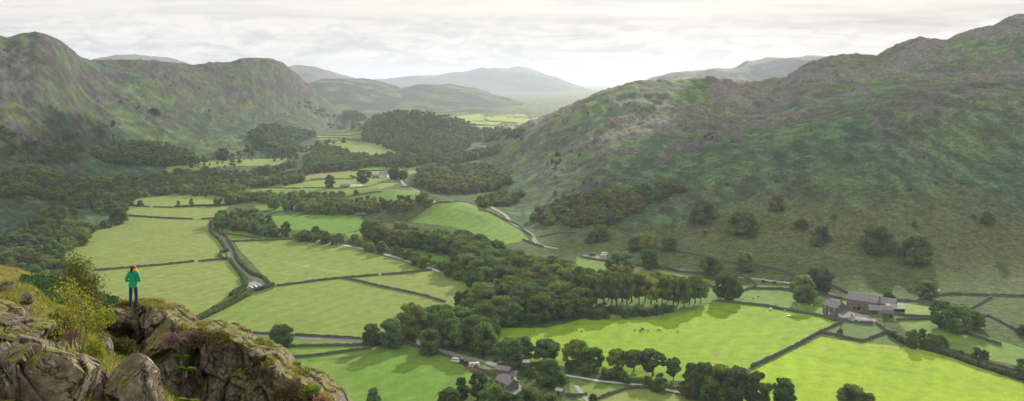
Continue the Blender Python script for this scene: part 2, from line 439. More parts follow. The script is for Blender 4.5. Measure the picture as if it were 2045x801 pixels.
# fells
Tt = T[..., None]
fc = C['brk']*(1-sstep(.42, .6, n2))+C['brk2']*sstep(.42, .6, n2)
fc = fc+(C['gr']-fc)*sstep(.47, .6, n1+.28*(Tt-.45)+.12*(n2-.5))*(.9-.55*((~lefty)[..., None]*sstep(.62, .4, Tt)))
fc = fc+(C['brn']-fc)*sstep(.56, .70, n3+.25*(n2-.5)+.1*(Tt-.3))*(.28+.25*lefty[..., None])
fc = fc+(C['heath']-fc)*sstep(.5, .6, fbm2(Xg/55, Yg/80, 4, 251)[..., None]+.15*(Tt-.5)+.02*lefty[..., None])*sstep(.3, .7, Tt)*.5
fc = fc+(C['moor']-fc)*(sstep(.75, 1.0, Tt)*sstep(.45, .55, n2)*.7)
rk = crag[..., None]*sstep(.34, .5, fbm2(Xg/12, Yg/18, 4, 261)[..., None])
fc = fc+(C['rock']-fc)*np.clip(rk*1.3, 0, 1)
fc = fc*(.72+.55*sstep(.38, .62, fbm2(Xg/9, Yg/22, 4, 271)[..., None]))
oc = sstep(.70, .76, ridge2(Xg/19+2*broad, Yg/27, 3, 311))*sstep(.25, .5, T)*sstep(.42, .52, fbm2(Xg/70, Yg/70, 3, 321))*hillf
fc = fc+(C['rock']*.85-fc)*(oc*.85)[..., None]
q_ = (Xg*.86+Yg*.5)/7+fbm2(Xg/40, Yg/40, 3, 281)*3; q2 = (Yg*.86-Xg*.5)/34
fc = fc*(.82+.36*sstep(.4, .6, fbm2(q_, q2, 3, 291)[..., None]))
tr = np.abs(fbm2(Xg/55, Yg/26, 3, 301)-.5)[..., None]; fc = fc+(arr((.17, .19, .08))-fc)*sstep(.010, .003, tr)*.55*sstep(.05, .15, Tt)
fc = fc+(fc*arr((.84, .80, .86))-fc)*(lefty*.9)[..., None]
up_ = sstep(.15, .7, Tt)*(~lefty)[..., None]  # upper right fell lightened: haze glow put into its colour
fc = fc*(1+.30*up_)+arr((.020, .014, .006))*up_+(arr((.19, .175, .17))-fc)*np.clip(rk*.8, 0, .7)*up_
# foot of the right fell: brown bent grass instead of bracken
rf = sstep(.20, .08, T+.10*(n1[..., 0]-.5))*(PXg > 1040)*sstep(1040, 1100, PXg)
fc = fc+(C['brn']*.95+C['gr']*.35-fc)*(rf*.85)[..., None]
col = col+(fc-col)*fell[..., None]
far = sstep(2300, 3600, Dg)[..., None]*(1-fell[..., None])
pt = sstep(.55, .62, fbm2(Xg/160, Yg/320, 4, 411))[..., None]
col = col+((arr((.035, .065, .028))*(1-pt)+arr((.17, .22, .07))*pt)*(.6+.8*n2)-col)*far
FIELDMASK = np.zeros((NR, NC), np.float32)
pxj, pyj = PXg+jx, PYg+jy*np.clip((PYg-200)/300, .1, 1)
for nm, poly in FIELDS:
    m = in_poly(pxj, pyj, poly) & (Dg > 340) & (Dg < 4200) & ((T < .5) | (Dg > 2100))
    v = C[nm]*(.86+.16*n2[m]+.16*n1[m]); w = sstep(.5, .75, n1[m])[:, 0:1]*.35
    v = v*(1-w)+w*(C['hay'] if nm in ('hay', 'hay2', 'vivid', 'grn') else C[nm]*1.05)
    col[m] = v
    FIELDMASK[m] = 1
for poly in [[(1694,624),(1705,624),(1735,631),(1752,640),(1748,647),(1715,645),(1690,640)], [(490,566),(512,560),(535,570),(530,578),(495,580)], [(1005,748),(1012,735),(1035,738),(1028,760),(1032,780),(1015,775)],
             [(1165,509),(1195,510),(1215,516),(1205,520),(1165,514)], [(925,728),(950,732),(960,740),(945,742)]]:
    m = in_poly(PXg, PYg, poly) & (Dg > 340)
    col[m] = C['yard']*(.7+.3*n2[m])
    FIELDMASK[m] = 0
def stroke(pl, wpx, colr, k=.5):
    global col
    for (x0, y0), (x1, y1) in zip(pl[:-1], pl[1:]):
        m = (PXg > min(x0, x1)-12) & (PXg < max(x0, x1)+12) & (PYg > min(y0, y1)-8) & (PYg < max(y0, y1)+8) & (Dg > 340) & (Dg < 2000)
        i = np.nonzero(m); X_, Y_ = PXg[i], PYg[i]*2.2; ax, ay, bx, by = x0, y0*2.2, x1, y1*2.2
        t = np.clip(((X_-ax)*(bx-ax)+(Y_-ay)*(by-ay))/((bx-ax)**2+(by-ay)**2), 0, 1); d = np.hypot(X_-ax-t*(bx-ax), Y_-ay-t*(by-ay))+(jx[i]*1.2)
        w_ = (sstep(wpx, wpx*.3, d)*k)[:, None]; col[i] = col[i]*(1-w_)+arr(colr)*w_
stroke([(575,525),(610,532),(650,540),(690,545)], 7, (.30, .32, .12), .45); stroke([(560,575),(545,590),(480,640)], 8, (.10, .26, .04), .4)
stroke([(480,700),(560,735),(640,760),(700,801)], 7, (.28, .26, .12), .35); stroke([(560,700),(620,720),(700,715),(760,700)], 9, (.07, .13, .03), .5)
stroke([(1400,616),(1480,624),(1540,633),(1620,636)], 5, (.12, .24, .02), .7); stroke([(1425,700),(1430,712),(1436,730)], 9, (.24, .26, .10), .5)
stroke([(150,530),(260,512),(400,505)], 6, (.28, .30, .10), .3); stroke([(200,600),(300,560),(420,545)], 7, (.28, .30, .10), .3); stroke([(1000,668),(1100,662),(1200,640)], 6, (.24, .27, .10), .5)
stroke([(1560,700),(1640,715),(1760,735),(1860,750)], 10, (.14, .30, .01), .45); stroke([(1660,672),(1720,690),(1840,706),(1960,738),(2045,768)], 9, (.26, .28, .08), .6)
stroke([(910,420),(955,432),(965,445)], 8, (.07, .14, .04), .5); stroke([(820,440),(860,425)], 8, (.07, .14, .04), .4)
stroke([(700,585),(800,600),(860,615)], 9, (.24, .29, .09), .35); stroke([(500,500),(560,520),(620,500),(700,510)], 9, (.14, .24, .04), .4); stroke([(1180,760),(1220,772)], 8, (.25, .25, .1), .4)
m_, nt, p, out = newmat('ground')
a = N(nt, 'ShaderNodeAttribute', attribute_name='albedo'); fm = N(nt, 'ShaderNodeAttribute', attribute_name='field')
v = coords(nt, 'World')
g1 = noise(nt, v, .9, 5, .65); g2 = noise(nt, v, .17, 5, .6); g3 = noise(nt, coords(nt, 'World', (.35, .05, 1)), 1., 4)
clump = noise(nt, v, .33, 6, .72)
wv = nt.nodes.new('ShaderNodeTexWave'); wv.inputs['Scale'].default_value = .03; wv.inputs['Distortion'].default_value = 7.; wv.inputs['Detail'].default_value = 4; wv.inputs['Detail Scale'].default_value = .6; nt.links.new(coords(nt, 'World', (1, 1, 1), (0, 0, .5)), wv.inputs['Vector'])
fieldv = mix(nt, 1., mix(nt, 1., ramp(nt, wv.outputs['Fac'], [(.2, .965), (.8, 1.035)]), ramp(nt, g1, [(.3, .82), (.7, 1.16)]), 'MULTIPLY'), ramp(nt, g2, [(.35, .84), (.65, 1.12)]), 'MULTIPLY')
roughv = mix(nt, 1., ramp(nt, clump, [(.36, .5), (.5, .95), (.66, 1.4)]), ramp(nt, g2, [(.35, .72), (.65, 1.2)]), 'MULTIPLY')
vv = mix(nt, fm.outputs['Fac'], roughv, fieldv)
nt.links.new(mix(nt, 1., a.outputs['Color'], vv, 'MULTIPLY'), p.inputs['Base Color'])
p.inputs['Roughness'].default_value = .9; p.inputs['Specular IOR Level'].default_value = .1
hh = mth(nt, 'MULTIPLY', clump, mth(nt, 'SUBTRACT', 1.05, fm.outputs['Fac']))
bump(nt, p, hh, .8, 2.2)
idx = np.arange(NR*NC).reshape(NR, NC)
Q = np.stack([idx[:-1, :-1], idx[:-1, 1:], idx[1:, 1:], idx[1:, :-1]], -1).reshape(-1, 4)
me = mesh_np('ground', np.stack([Xg, Yg, Z], -1).reshape(-1, 3), Q, [M['ground']], smooth=True,
             attrs={'albedo': col.reshape(-1, 3), 'field': FIELDMASK.ravel()})
tag(link('ground', me), 'valley floor of walled green fields between two bracken fells', kind='structure')

# ---------------------------------------------------------------- hills beyond
def hill(sky, D, depth, label, basec, darkc, seed, rough=1., wooded=0.):
    xs = np.arange(sky[0][0], sky[-1][0]+1, 2.5); top = np.interp(xs, [s[0] for s in sky], [s[1] for s in sky])
    zt = z_of(top, D); e = np.minimum(sstep(0, 40, xs-xs[0]), sstep(0, 40, xs[-1]-xs))
    v = np.linspace(-1, 1.2, 110)
    P, Vv = np.meshgrid(xs, v); ZT = np.broadcast_to(zt, P.shape)
    Y = D+Vv*depth; X = (P-CX)/F*D*(1+.0*Vv)
    prof = np.where(Vv < 0, np.cos(np.clip(Vv, -1, 0)*math.pi/2)**1.25, np.cos(np.clip(Vv/1.2, 0, 1)*math.pi/2))
    k = D/4000.
    zz = (ZT+8)*prof-8
    rel = (fbm2(X/(230*k), Y/(230*k), 5, seed)-.5)*52*k*rough+(ridge2(X/(90*k), Y/(90*k), 4, seed+5)-.5)*16*k*rough
    zz = zz+rel*np.clip(prof, 0, 1)*(1-.85*np.exp(-(Vv/.12)**2))-6*(1-prof)
    nn = fbm2(X/(120*k), Y/(120*k), 4, seed+9)[..., None]; mm = fbm2(X/(30*k), Y/(30*k), 4, seed+19)[..., None]
    w = sstep(.48, .56, nn+.2*(mm-.5)+wooded)
    c = arr(basec)*(.7+.6*mm)*(1-w)+arr(darkc)*(.7+.6*mm)*w
    zz = zz+w[..., 0]*mm[..., 0]*9*prof
    n = len(xs); r = len(v); id_ = np.arange(n*r).reshape(r, n)
    q = np.stack([id_[:-1, :-1], id_[:-1, 1:], id_[1:, 1:], id_[1:, :-1]], -1).reshape(-1, 4)
    me = mesh_np('hill', np.stack([X, Y, zz], -1).reshape(-1, 3), q, [M['ground']], smooth=True, attrs={'albedo': c.reshape(-1, 3), 'field': np.zeros(n*r)})
    return tag(link('hill', me), label, kind='structure')
moorc, woodc, rockc = (.11, .12, .06), (.035, .06, .03), (.14, .12, .12)
hill([(120,150),(195,122),(215,117),(235,115),(250,112),(262,109),(275,111),(290,114),(315,117),(330,122),(360,132),(420,150)], 7000, 900, 'small pointed peak behind the left fell', moorc, rockc, 301)
hill([(480,160),(560,150),(575,134),(600,131),(625,136),(645,141),(670,148),(700,160),(740,172),(800,195),(850,215)], 8000, 1200, 'dark sloping hill behind the craggy nose of the left fell', moorc, rockc, 311)
hill([(580,215),(620,185),(640,172),(660,162),(690,158),(720,160),(750,168),(780,180),(810,192),(850,204),(900,215)], 4800, 1300, 'green rounded hill with scattered woods', (.12, .16, .06), woodc, 321, 1, .02)
hill([(640,190),(700,170),(745,163),(790,157),(830,151),(880,150),(910,148),(940,144),(960,139),(985,138),(1010,139),(1040,137),(1060,139),(1090,149),(1115,158),(1140,169),(1165,180),(1200,190),(1260,200)], 13000, 2500, 'broad blue hill closing the valley', moorc, woodc, 331, .8)
hill([(740,215),(765,198),(785,184),(800,177),(815,180),(835,175),(860,171),(890,172),(910,176),(930,180),(960,189),(1000,200),(1050,212),(1100,219),(1150,224)], 5600, 1900, 'low wooded ridge in front of the broad blue hill', (.10, .13, .05), woodc, 341, 1, .09)
hill([(1190,200),(1240,185),(1280,166),(1300,157),(1340,146),(1370,143),(1400,141),(1440,138),(1480,137),(1500,127),(1520,124),(1540,118),(1580,117),(1600,115),(1620,112),(1640,113),(1680,120),(1720,117),(1745,115),(1765,120),(1850,150)], 5600, 800, 'pale craggy ridge behind the right fell', moorc, rockc, 351)
hill([(840,236),(880,230),(905,226),(930,222),(955,221),(985,224),(1010,227),(1060,225),(1100,220),(1140,215),(1200,215),(1300,222)], 4700, 300, 'low wooded bank behind the far bright fields', (.08, .11, .045), woodc, 361, .5, .05)
# ---------------------------------------------------------------- trees
TINT = dict(dark=((.145,.215,.066),(.072,.12,.044)), green=((.155,.265,.072),(.088,.16,.05)), olive=((.225,.30,.075),(.12,.18,.05)),
            russet=((.235,.24,.085),(.13,.155,.058)), pale=((.21,.33,.12),(.13,.21,.075)), purple=((.165,.175,.11),(.095,.11,.07)), gold=((.44,.44,.12),(.26,.30,.075)))
for k, (a, b_) in TINT.items(): leafmat('leaf_'+k, a, .42, .5, .16, b_)
simple('bark', (.075, .060, .048), .95, .3, 1.2, bstr=.5, bdist=.05)
ICO = None
def ico(sub):
    import bmesh
    bm = bmesh.new(); bmesh.ops.create_icosphere(bm, subdivisions=sub, radius=1)
    v = np.array([x.co[:] for x in bm.verts]); f = np.array([[q.index for q in x.verts] for x in bm.faces]); bm.free(); return v, f
ICO1, ICO2 = ico(1), ico(2)

def crown_geo(kind, nl, nq, q, seed):
    """leaf faces (quads) and inner boughs (tris) of a crown on a 12 m tree"""
    r = np.random.default_rng(seed)
    P = dict(round=(6.2, .56, .95, .07), tall=(4.2, .54, .97, .08), high=(5.4, .66, .97, .28), bush=(6.8, .48, .92, .0), wide=(7.6, .55, .92, .12), conifer=(2.9, .5, .98, .05))[kind]
    W, cz, topf, botf = P; H = 12.
    L = []
    for i in range(nl):
        for _ in range(30):
            t = r.random(); a = r.random()*2*math.pi; rr = math.sqrt(r.random())
            z = botf*H+(topf-botf)*H*t
            if kind == 'conifer': env = W*(1-t)**.8
            elif kind == 'bush': env = W*math.sqrt(max(0, 1-(t*.98)**2.2))
            else: env = W*math.sqrt(max(0, 1-((t-.42)/.6)**2)) if t > .42 else W*(.55+.45*math.sin(t/.42*math.pi/2))
            R = W*(.17+.17*r.random())*(.75 if kind == 'conifer' else 1)*(1.25 if nl < 20 else 1)
            if kind != 'conifer': z = min(z, topf*H-R*.75)
            d = max(0, env-R*.7)*rr**.6
            c = np.array([d*math.cos(a), d*math.sin(a), z])
            if all(np.linalg.norm(c-o[0]) > .62*min(R, o[1]) for o in L): break
        L.append((c, R))
    cs = np.array([l[0] for l in L]); Rs = np.array([l[1] for l in L])
    per = nq//nl
    V = []; 
    for i, (c, R) in enumerate(L):
        n = int(per*1.5); d = r.normal(size=(n, 3)); d[:, 2] += .25; d /= np.linalg.norm(d, axis=1)[:, None]
        sq = np.array([1, 1, .78])
        # lumpy bough: radius varies with direction
        lump = .78+.42*vnoise3(d[:, 0]*2.2+i*9, d[:, 1]*2.2, d[:, 2]*2.2+seed, 3)
        p_ = c+d*R*sq*lump[:, None]*(1+.10*(r.random(n)-.6))[:, None]
        dist = np.linalg.norm((p_[:, None, :]-cs[None])/sq, axis=2)/Rs[None]
        dist[:, i] = 9
        keep = dist.min(1) > .86
        p_ = p_[keep]; d = d[keep]
        V.append((p_, d))
    p_ = np.concatenate([a[0] for a in V]); d = np.concatenate([a[1] for a in V])
    nrm = d+r.normal(size=d.shape)*.42; nrm /= np.linalg.norm(nrm, axis=1)[:, None]
    u = np.cross(nrm, r.normal(size=d.shape)); u /= np.linalg.norm(u, axis=1)[:, None]; w_ = np.cross(nrm, u)
    s = (q*(.6+.8*r.random(len(p_))))[:, None]
    asp = (.6+.4*r.random(len(p_)))[:, None]
    quad = np.stack([p_-u*s-w_*s*asp*.6, p_+u*s*.7-w_*s*asp, p_+u*s+w_*s*asp*.6, p_-u*s*.6+w_*s*asp], 1)
    qv = quad.reshape(-1, 3); qf = np.arange(len(qv)).reshape(-1, 4)
    iv, if_ = ICO2 if nq > 700 else ICO1
    cv = []; cf = []; b = 0
    for c, R in L:
        lump = .80+.26*vnoise3(iv[:, 0]*2.2, iv[:, 1]*2.2, iv[:, 2]*2.2+b, 3)
        cv.append(c+iv*R*np.array([1, 1, .78])*.80*lump[:, None]); cf.append(if_+b); b += len(iv)
    return qv, qf, np.concatenate(cv), np.concatenate(cf), L

def trunk_geo(kind, L, seed, r0=.42, limbs=7):
    r = random.Random(seed); mb = MB()
    top = dict(round=7., tall=8.5, high=9., bush=4., wide=6., conifer=11.)[kind]
    bx, by = r.uniform(-.4, .4), r.uniform(-.4, .4)
    mb.tube([(0, 0, -.6), (0.02, 0, .4), (bx*.4, by*.4, top*.4), (bx, by, top*.75), (bx*1.4, by*1.2, top)], [r0*1.5, r0*1.05, r0*.8, r0*.55, r0*.25], 7)
    ls = sorted(L, key=lambda l: r.random())[:limbs]
    for c, R in ls:
        z0 = min(top*.8, max(1.2, c[2]*.45))
        m = Vector(((bx*.6+c[0])*.45, (by*.6+c[1])*.45, z0+(c[2]-z0)*.55))
        mb.tube([(bx*.5*z0/top, by*.5*z0/top, z0), m, tuple(c)], [r0*.42, r0*.3, r0*.1], 5)
    return mb

def crown_mesh(kind, seed, nl, nq, q, tint, with_core=True):
    qv, qf, cv, cf, L = crown_geo(kind, nl, nq, q, seed)
    if with_core: return mesh_np('crown', np.concatenate([qv, cv]), [qf, cf+len(qv)], [M['leaf_'+tint]]), L
    return mesh_np('crown', qv, qf, [M['leaf_'+tint]]), L
_crown = {}; _geo = {}
NSEED = dict(round=4, tall=3, high=4, bush=3, wide=2, conifer=2)
def proto(kind, k, tint):
    key = (kind, k, tint)
    if key not in _crown:
        if (kind, k) not in _geo:
            me, L = crown_mesh(kind, 100+k*7+len(kind)*31, dict(round=46, tall=34, high=30, bush=46, wide=60, conifer=30)[kind], 5200, .30, tint, kind != 'high' or True)
            tb = trunk_geo(kind, L, k+5, dict(bush=.16, high=.30, conifer=.25).get(kind, .42))
            tm = bpy.data.meshes.new('trunk'); tm.from_pydata(tb.v, [], tb.f); tm.materials.append(M['bark'])
            tm.polygons.foreach_set('use_smooth', np.full(len(tb.f), True)); tm.update()
            _geo[(kind, k)] = (me, tm, tint)
        me, tm, t0 = _geo[(kind, k)]
        if t0 != tint: me = me.copy(); me.materials[0] = M['leaf_'+tint]
        _crown[key] = (me, tm)
    return _crown[key]
def place_tree(name, P, h, kind, tint, label, group=None, wd=1., cat='tree', k=None, sink=.2):
    k = rng.integers(NSEED[kind]) if k is None else k
    cm, tm = proto(kind, int(k), tint)
    root = empty(name, (P[0], P[1], P[2]-sink), float(rng.random()*6.28), label, cat, group)
    s = h/12.; j = float(rng.uniform(.86, 1.16)); root.scale = (s*wd*j, s*wd/j, s); root.rotation_euler[0] = float(rng.normal()*.05); root.rotation_euler[1] = float(rng.normal()*.05)
    link('trunk', tm, root); link('crown', cm, root)
    return root
TREES = []      # candidates: (size, name, P, h, kind, tint, labelbase, group, wd)

# ---- single trees one can point at: (px, base py, height px, kind, tint, width factor, name, label)
S = [
 (562,692,47,'wide','dark',.78,'tree','broad dark green tree standing alone beside the pale valley road'),
 (428+60,686,22,'bush','olive',.6,'bush','small brownish thorn bush by the road, left of the lone broad tree'),
 (471,684,20,'bush','olive',.5,'bush','thin grey-brown thorn bush nearest the crag beside the road'),
 (398,648,8,'bush','dark',.8,'bush','little dark bush just behind the crag edge at the track end'),
 (743,690,45,'round','dark',.8,'tree','dark rounded tree left of the pale ash at the road bend'),
 (787,692,58,'round','pale',.9,'tree','pale green ash tree beside the road bend'),
 (822,672,68,'round','olive',.95,'tree','tall olive-brown tree behind the road bend by the river glints'),
 (857,706,50,'round','green',.95,'tree','green domed tree leaning over the shining river by the road'),
 (745,806,34,'bush','pale',.7,'tree','pale young tree at the bottom edge of the lower green field'),
 (1016,735,62,'round','pale',.85,'tree','grey-green tree hanging over the road junction'),
 (1045,722,52,'round','green',.8,'tree','mid green tree beside the small white-roofed hut'),
 (1100,768,56,'bush','green',.95,'tree','dense green bushy tree across the road from the slate roofs'),
 (1090,722,45,'round','dark',1.2,'tree','very dark spreading tree right of the white-roofed hut'),
 (1150,728,50,'round','olive',1.,'tree','olive tree with a rounded top between the dark spreading tree and the see-through row'),
 (1185,735,42,'round','green',.9,'tree','green tree at the left end of the see-through row'),
 (1232,738,42,'high','olive',1.15,'tree','open-crowned tree with bright field showing under it, first of the see-through row'),
 (1266,740,44,'high','olive',1.1,'tree','open-crowned olive tree, second of the see-through row'),
 (1304,750,52,'high','dark',1.25,'tree','dark umbrella-shaped tree with a clear straight trunk in the see-through row'),
 (1345,758,47,'high','pale',.8,'tree','thin loose tree right of the dark umbrella-shaped tree'),
 (1382,775,52,'tall','green',1.,'tree','feathery green tree at the left edge of the dark riverside clump'),
 (1410,790,66,'round','dark',.85,'tree','dark leafy tree in the riverside clump, its left half'),
 (1445,800,74,'round','olive',.8,'tree','tall olive tree in the middle of the riverside clump'),
 (1478,806,74,'round','dark',.85,'tree','tallest dark tree of the riverside clump'),
 (1512,810,66,'round','dark',.8,'tree','very dark tree on the right side of the riverside clump'),
 (1567,812,56,'round','green',.85,'tree','bright-edged green tree at the bottom, just right of the riverside clump'),
 (1702,815,46,'wide','olive',.9,'tree','golden-edged tree rising from the bottom edge in front of the brightest field'),
 (1735,818,30,'round','russet',.9,'tree','small russet tree touching the golden-edged tree at the bottom edge'),
 (1184,802,18,'bush','dark',.8,'bush','small round dark bush by the wall end near the grey shed'),
 (955,800,60,'tall','dark',.9,'tree','dark pointed tree rising in front of the lower field, left of the slate roofs'),
 (925,795,44,'tall','dark',.9,'tree','dark ragged tree left of the dark pointed tree by the slate roofs'),
 (895,815,38,'round','dark',1.1,'tree','low dark tree at the bottom edge left of the slate roofs'),
 (985,820,50,'round','green',1.1,'tree','dark green tree at the bottom edge under the slate roofs'),
 (1055,822,46,'wide','olive',.9,'tree','olive-brown tree at the bottom edge right of the road junction'),
 (1100,825,34,'round','olive',1.2,'tree','low olive tree at the bottom edge with pale stones showing through'),
 (1020,822,30,'round','dark',1.2,'tree','low dark tree at the bottom edge below the road junction'),
 (1455,598,54,'round','dark',1.05,'tree','large dark round tree standing alone above the bright field'),
 (1238,550,50,'round','pale',1.1,'tree','bluish-green round tree beside the parked caravans'),
 (1298,537,42,'round','dark',.95,'tree','compact dark dome-shaped tree by the track above the tall row'),
 (1290,500,38,'wide','gold',.85,'tree','pale golden spreading tree on the lower slope above the dark dome-shaped tree'),
 (1337,501,30,'round','olive',.95,'tree','smaller olive tree next to the pale golden spreading tree'),
 (1268,500,28,'bush','olive',1.,'tree','grey-olive bushy tree left of the pale golden spreading tree'),
 (1418,548,44,'wide','olive',.85,'tree','gold-topped spreading tree beside the farm track'),
 (1490,540,40,'round','pale',.95,'tree','grey-green tree on the bracken slope above the farm track'),
 (1637,584,52,'round','purple',.9,'tree','dark purple-brown copper tree left of the farm'),
 (1608,603,56,'round','pale',.85,'tree','pale grey-green tree in front of the copper tree'),
 (1755,500,56,'bush','dark',1.05,'tree','big dark hawthorn clump on the right-hand slope, the left one of two'),
 (1745,508,28,'bush','purple',1.,'bush','low brownish bush at the foot of the left big hawthorn clump'),
 (1828,519,56,'bush','olive',1.15,'tree','biggest dark rounded hawthorn clump on the right-hand slope'),
 (1405,443,46,'bush','russet',1.1,'tree','russet rounded clump on the slope straight above the tall row'),
 (1483,462,44,'bush','olive',1.2,'tree','dark olive clump on the slope right of the russet rounded clump'),
 (1552,418,34,'bush','russet',.9,'tree','dull russet clump high on the slope'),
 (1500,472,18,'bush','dark',1.,'bush','small dark bush below the dark olive clump on the slope'),
 (1640,480,30,'bush','dark',1.,'bush','dark bush left of the left big hawthorn clump'),
 (1600,455,20,'bush','purple',1.2,'bush','low purple-brown bush between the slope clumps'),
 (1973,446,26,'bush','green',1.,'bush','green bush far right on the bracken slope'),
 (1630,490,22,'bush','green',1.,'bush','small green bush on the slope above the copper tree'),
 (1851,597,38,'round','pale',1.,'tree','pale round tree at the long wall behind the farm'),
 (1775,600,20,'bush','dark',1.1,'bush','dark bush hugging the wall behind the barns'),
 (1878,655,56,'tall','green',1.1,'tree','tall green tree, left one of the pair right of the farm'),
 (1912,662,58,'round','pale',.95,'tree','grey-green rounded tree, right one of the pair right of the farm'),
 (1945,655,38,'bush','olive',.9,'tree','thin brownish tree beside the pair right of the farm'),
 (1822,690,34,'tall','pale',1.2,'tree','light green bushy tree in the hedge below the farm'),
 (1843,686,30,'tall','green',1.,'tree','mid green bushy tree in the hedge below the farm'),
 (1876,692,26,'bush','green',1.,'bush','round green bush in the hedge below the farm, right of the bushy trees'),
 (1862,686,22,'bush','pale',1.,'bush','small pale bush between the hedge trees below the farm'),
 (1952,718,26,'tall','green',1.1,'tree','young tree standing in the dark hedge at the right'),
 (1966,720,22,'tall','dark',1.1,'tree','second young tree in the dark hedge at the right'),
 (2040,745,30,'tall','green',1.1,'tree','tree at the right picture edge by the hedge'),
 (2043,668,22,'bush','dark',1.,'bush','dark bush at the right picture edge by the wall'),
 (1920,710,12,'bush','olive',1.,'bush','small brown bush on the rough pasture below the pair of trees'),
 (1677,668,14,'bush','green',.8,'bush','small round bush in the walled garden of the farm'),
 (1200,480,34,'bush','olive',1.,'tree','round olive-topped tree at the foot of the slope wood'),
 (1186,484,24,'bush','dark',1.1,'bush','dark low tree leaning on the round olive-topped tree'),
 (658,376,28,'tall','dark',1.05,'tree','upright dark tree beside the small grey field barn'),
 (721,354,16,'round','dark',1.05,'tree','dark round tree left of the white farmhouse'),
 (736,355,14,'round','purple',.9,'tree','smaller dark tree left of the white farmhouse'),
 (724,366,18,'round','dark',1.1,'tree','green tree in front of the two dark trees by the white farmhouse'),
 (788,358,24,'round','dark',1.05,'tree','big dark tree right of the white farmhouse'),
 (806,357,18,'round','green',1.1,'tree','green tree behind the big dark tree by the white farmhouse'),
 (711,388,10,'bush','dark',.9,'bush','tiny round bush in the field below the grey field barn'),
 (261,411,20,'round','green',.75,'tree','small round tree standing by the left field wall'),
 (280,412,13,'bush','purple',.9,'bush','little dark bush beside the small round tree at the left field wall'),
 (382,412,17,'tall','pale',.8,'tree','slender pale tree growing out of the field hedge'),
 (356,411,11,'tall','pale',.9,'tree','smaller wispy tree growing out of the field hedge'),
 (236,446,34,'bush','dark',1.1,'tree','large dark round tree at the top corner of the long left field'),
 (210,455,18,'bush','dark',1.1,'bush','dark bush left of the large round tree at the field corner'),
 (445,320,26,'round','purple',1.05,'tree','dark purple-brown tree alone at the foot of the left fell'),
 (510,300,14,'bush','dark',1.1,'bush','dark round bush on the slope below the left wood'),
 (635,295,15,'round','dark',1.,'tree','dark round tree between the small bright far fields'),
 (548,418,24,'round','pale',.9,'tree','pale open tree in front of the strip of trees across the valley'),
 (112,300,18,'bush','dark',1.,'bush','dark bush on the left bracken slope'),
 (225,252,14,'tall','dark',.9,'tree','dark solitary tree high on the left slope'),
 (204,270,14,'bush','dark',1.,'bush','dark bush below the solitary tree on the left slope'),
 (308,228,14,'bush','purple',1.3,'bush','purple-brown clump high on the left slope'),
]
for i, (px, py, hp, kind, tint, wd, name, lab) in enumerate(S):
    P = at(px, py); 
    if py > 790: # base below frame or at its edge: still on the floor
        Y = floorD(py); P = Vector(((px-CX)/F*Y, Y, ground_z((px-CX)/F*Y, Y)))
    h = hp/F*P.y
    place_tree(name, P, h, kind, tint, lab, wd=wd*1.12, cat='bush' if name == 'bush' else 'tree')
print('singles', len(S))

# ---- the tall see-through row above the bright field
row = [(1192,612,72,'olive'),(1206,606,70,'olive'),(1222,607,72,'green'),(1232,612,70,'olive'),(1243,604,72,'russet'),(1252,608,66,'olive'),(1262,603,64,'olive'),(1276,606,62,'russet'),(1288,602,60,'olive'),(1300,608,60,'gold'),(1312,603,58,'olive'),
       (1322,607,62,'olive'),(1333,602,58,'gold'),(1345,612,66,'olive'),(1355,606,58,'russet'),(1366,616,64,'olive'),(1377,608,56,'olive'),(1388,606,56,'olive'),(1399,604,48,'gold'),(1180,618,72,'green'),(1215,600,66,'green'),(1180,600,66,'olive')]
tn = dict(olive='olive-brown', green='green', russet='russet-tinged', gold='gold-tipped', dark='dark green', pale='pale green', purple='purple-brown')
for i, (px, py, hp, tint) in enumerate(row):
    P = at(px, py)
    place_tree('tree', P, hp/F*P.y*float(rng.uniform(.86, 1.06)), 'high', tint, tn[tint]+' tall bare-stemmed tree in the see-through row above the bright field', 'tall bare-stemmed trees above the bright field', wd=float(rng.uniform(.62, .95)))
for i in range(26):
    px = 1180+i*6.3+rng.uniform(-3, 3); py = 622+rng.uniform(-4, 9)+ (6 if px < 1300 else 0)
    P = at(px, py); place_tree('bush', P, rng.uniform(3.5, 5.), 'bush', ['dark', 'purple', 'dark', 'green'][i % 4], 'dark undergrowth bush at the feet of the tall see-through row', 'undergrowth bushes below the tall row', cat='bush')

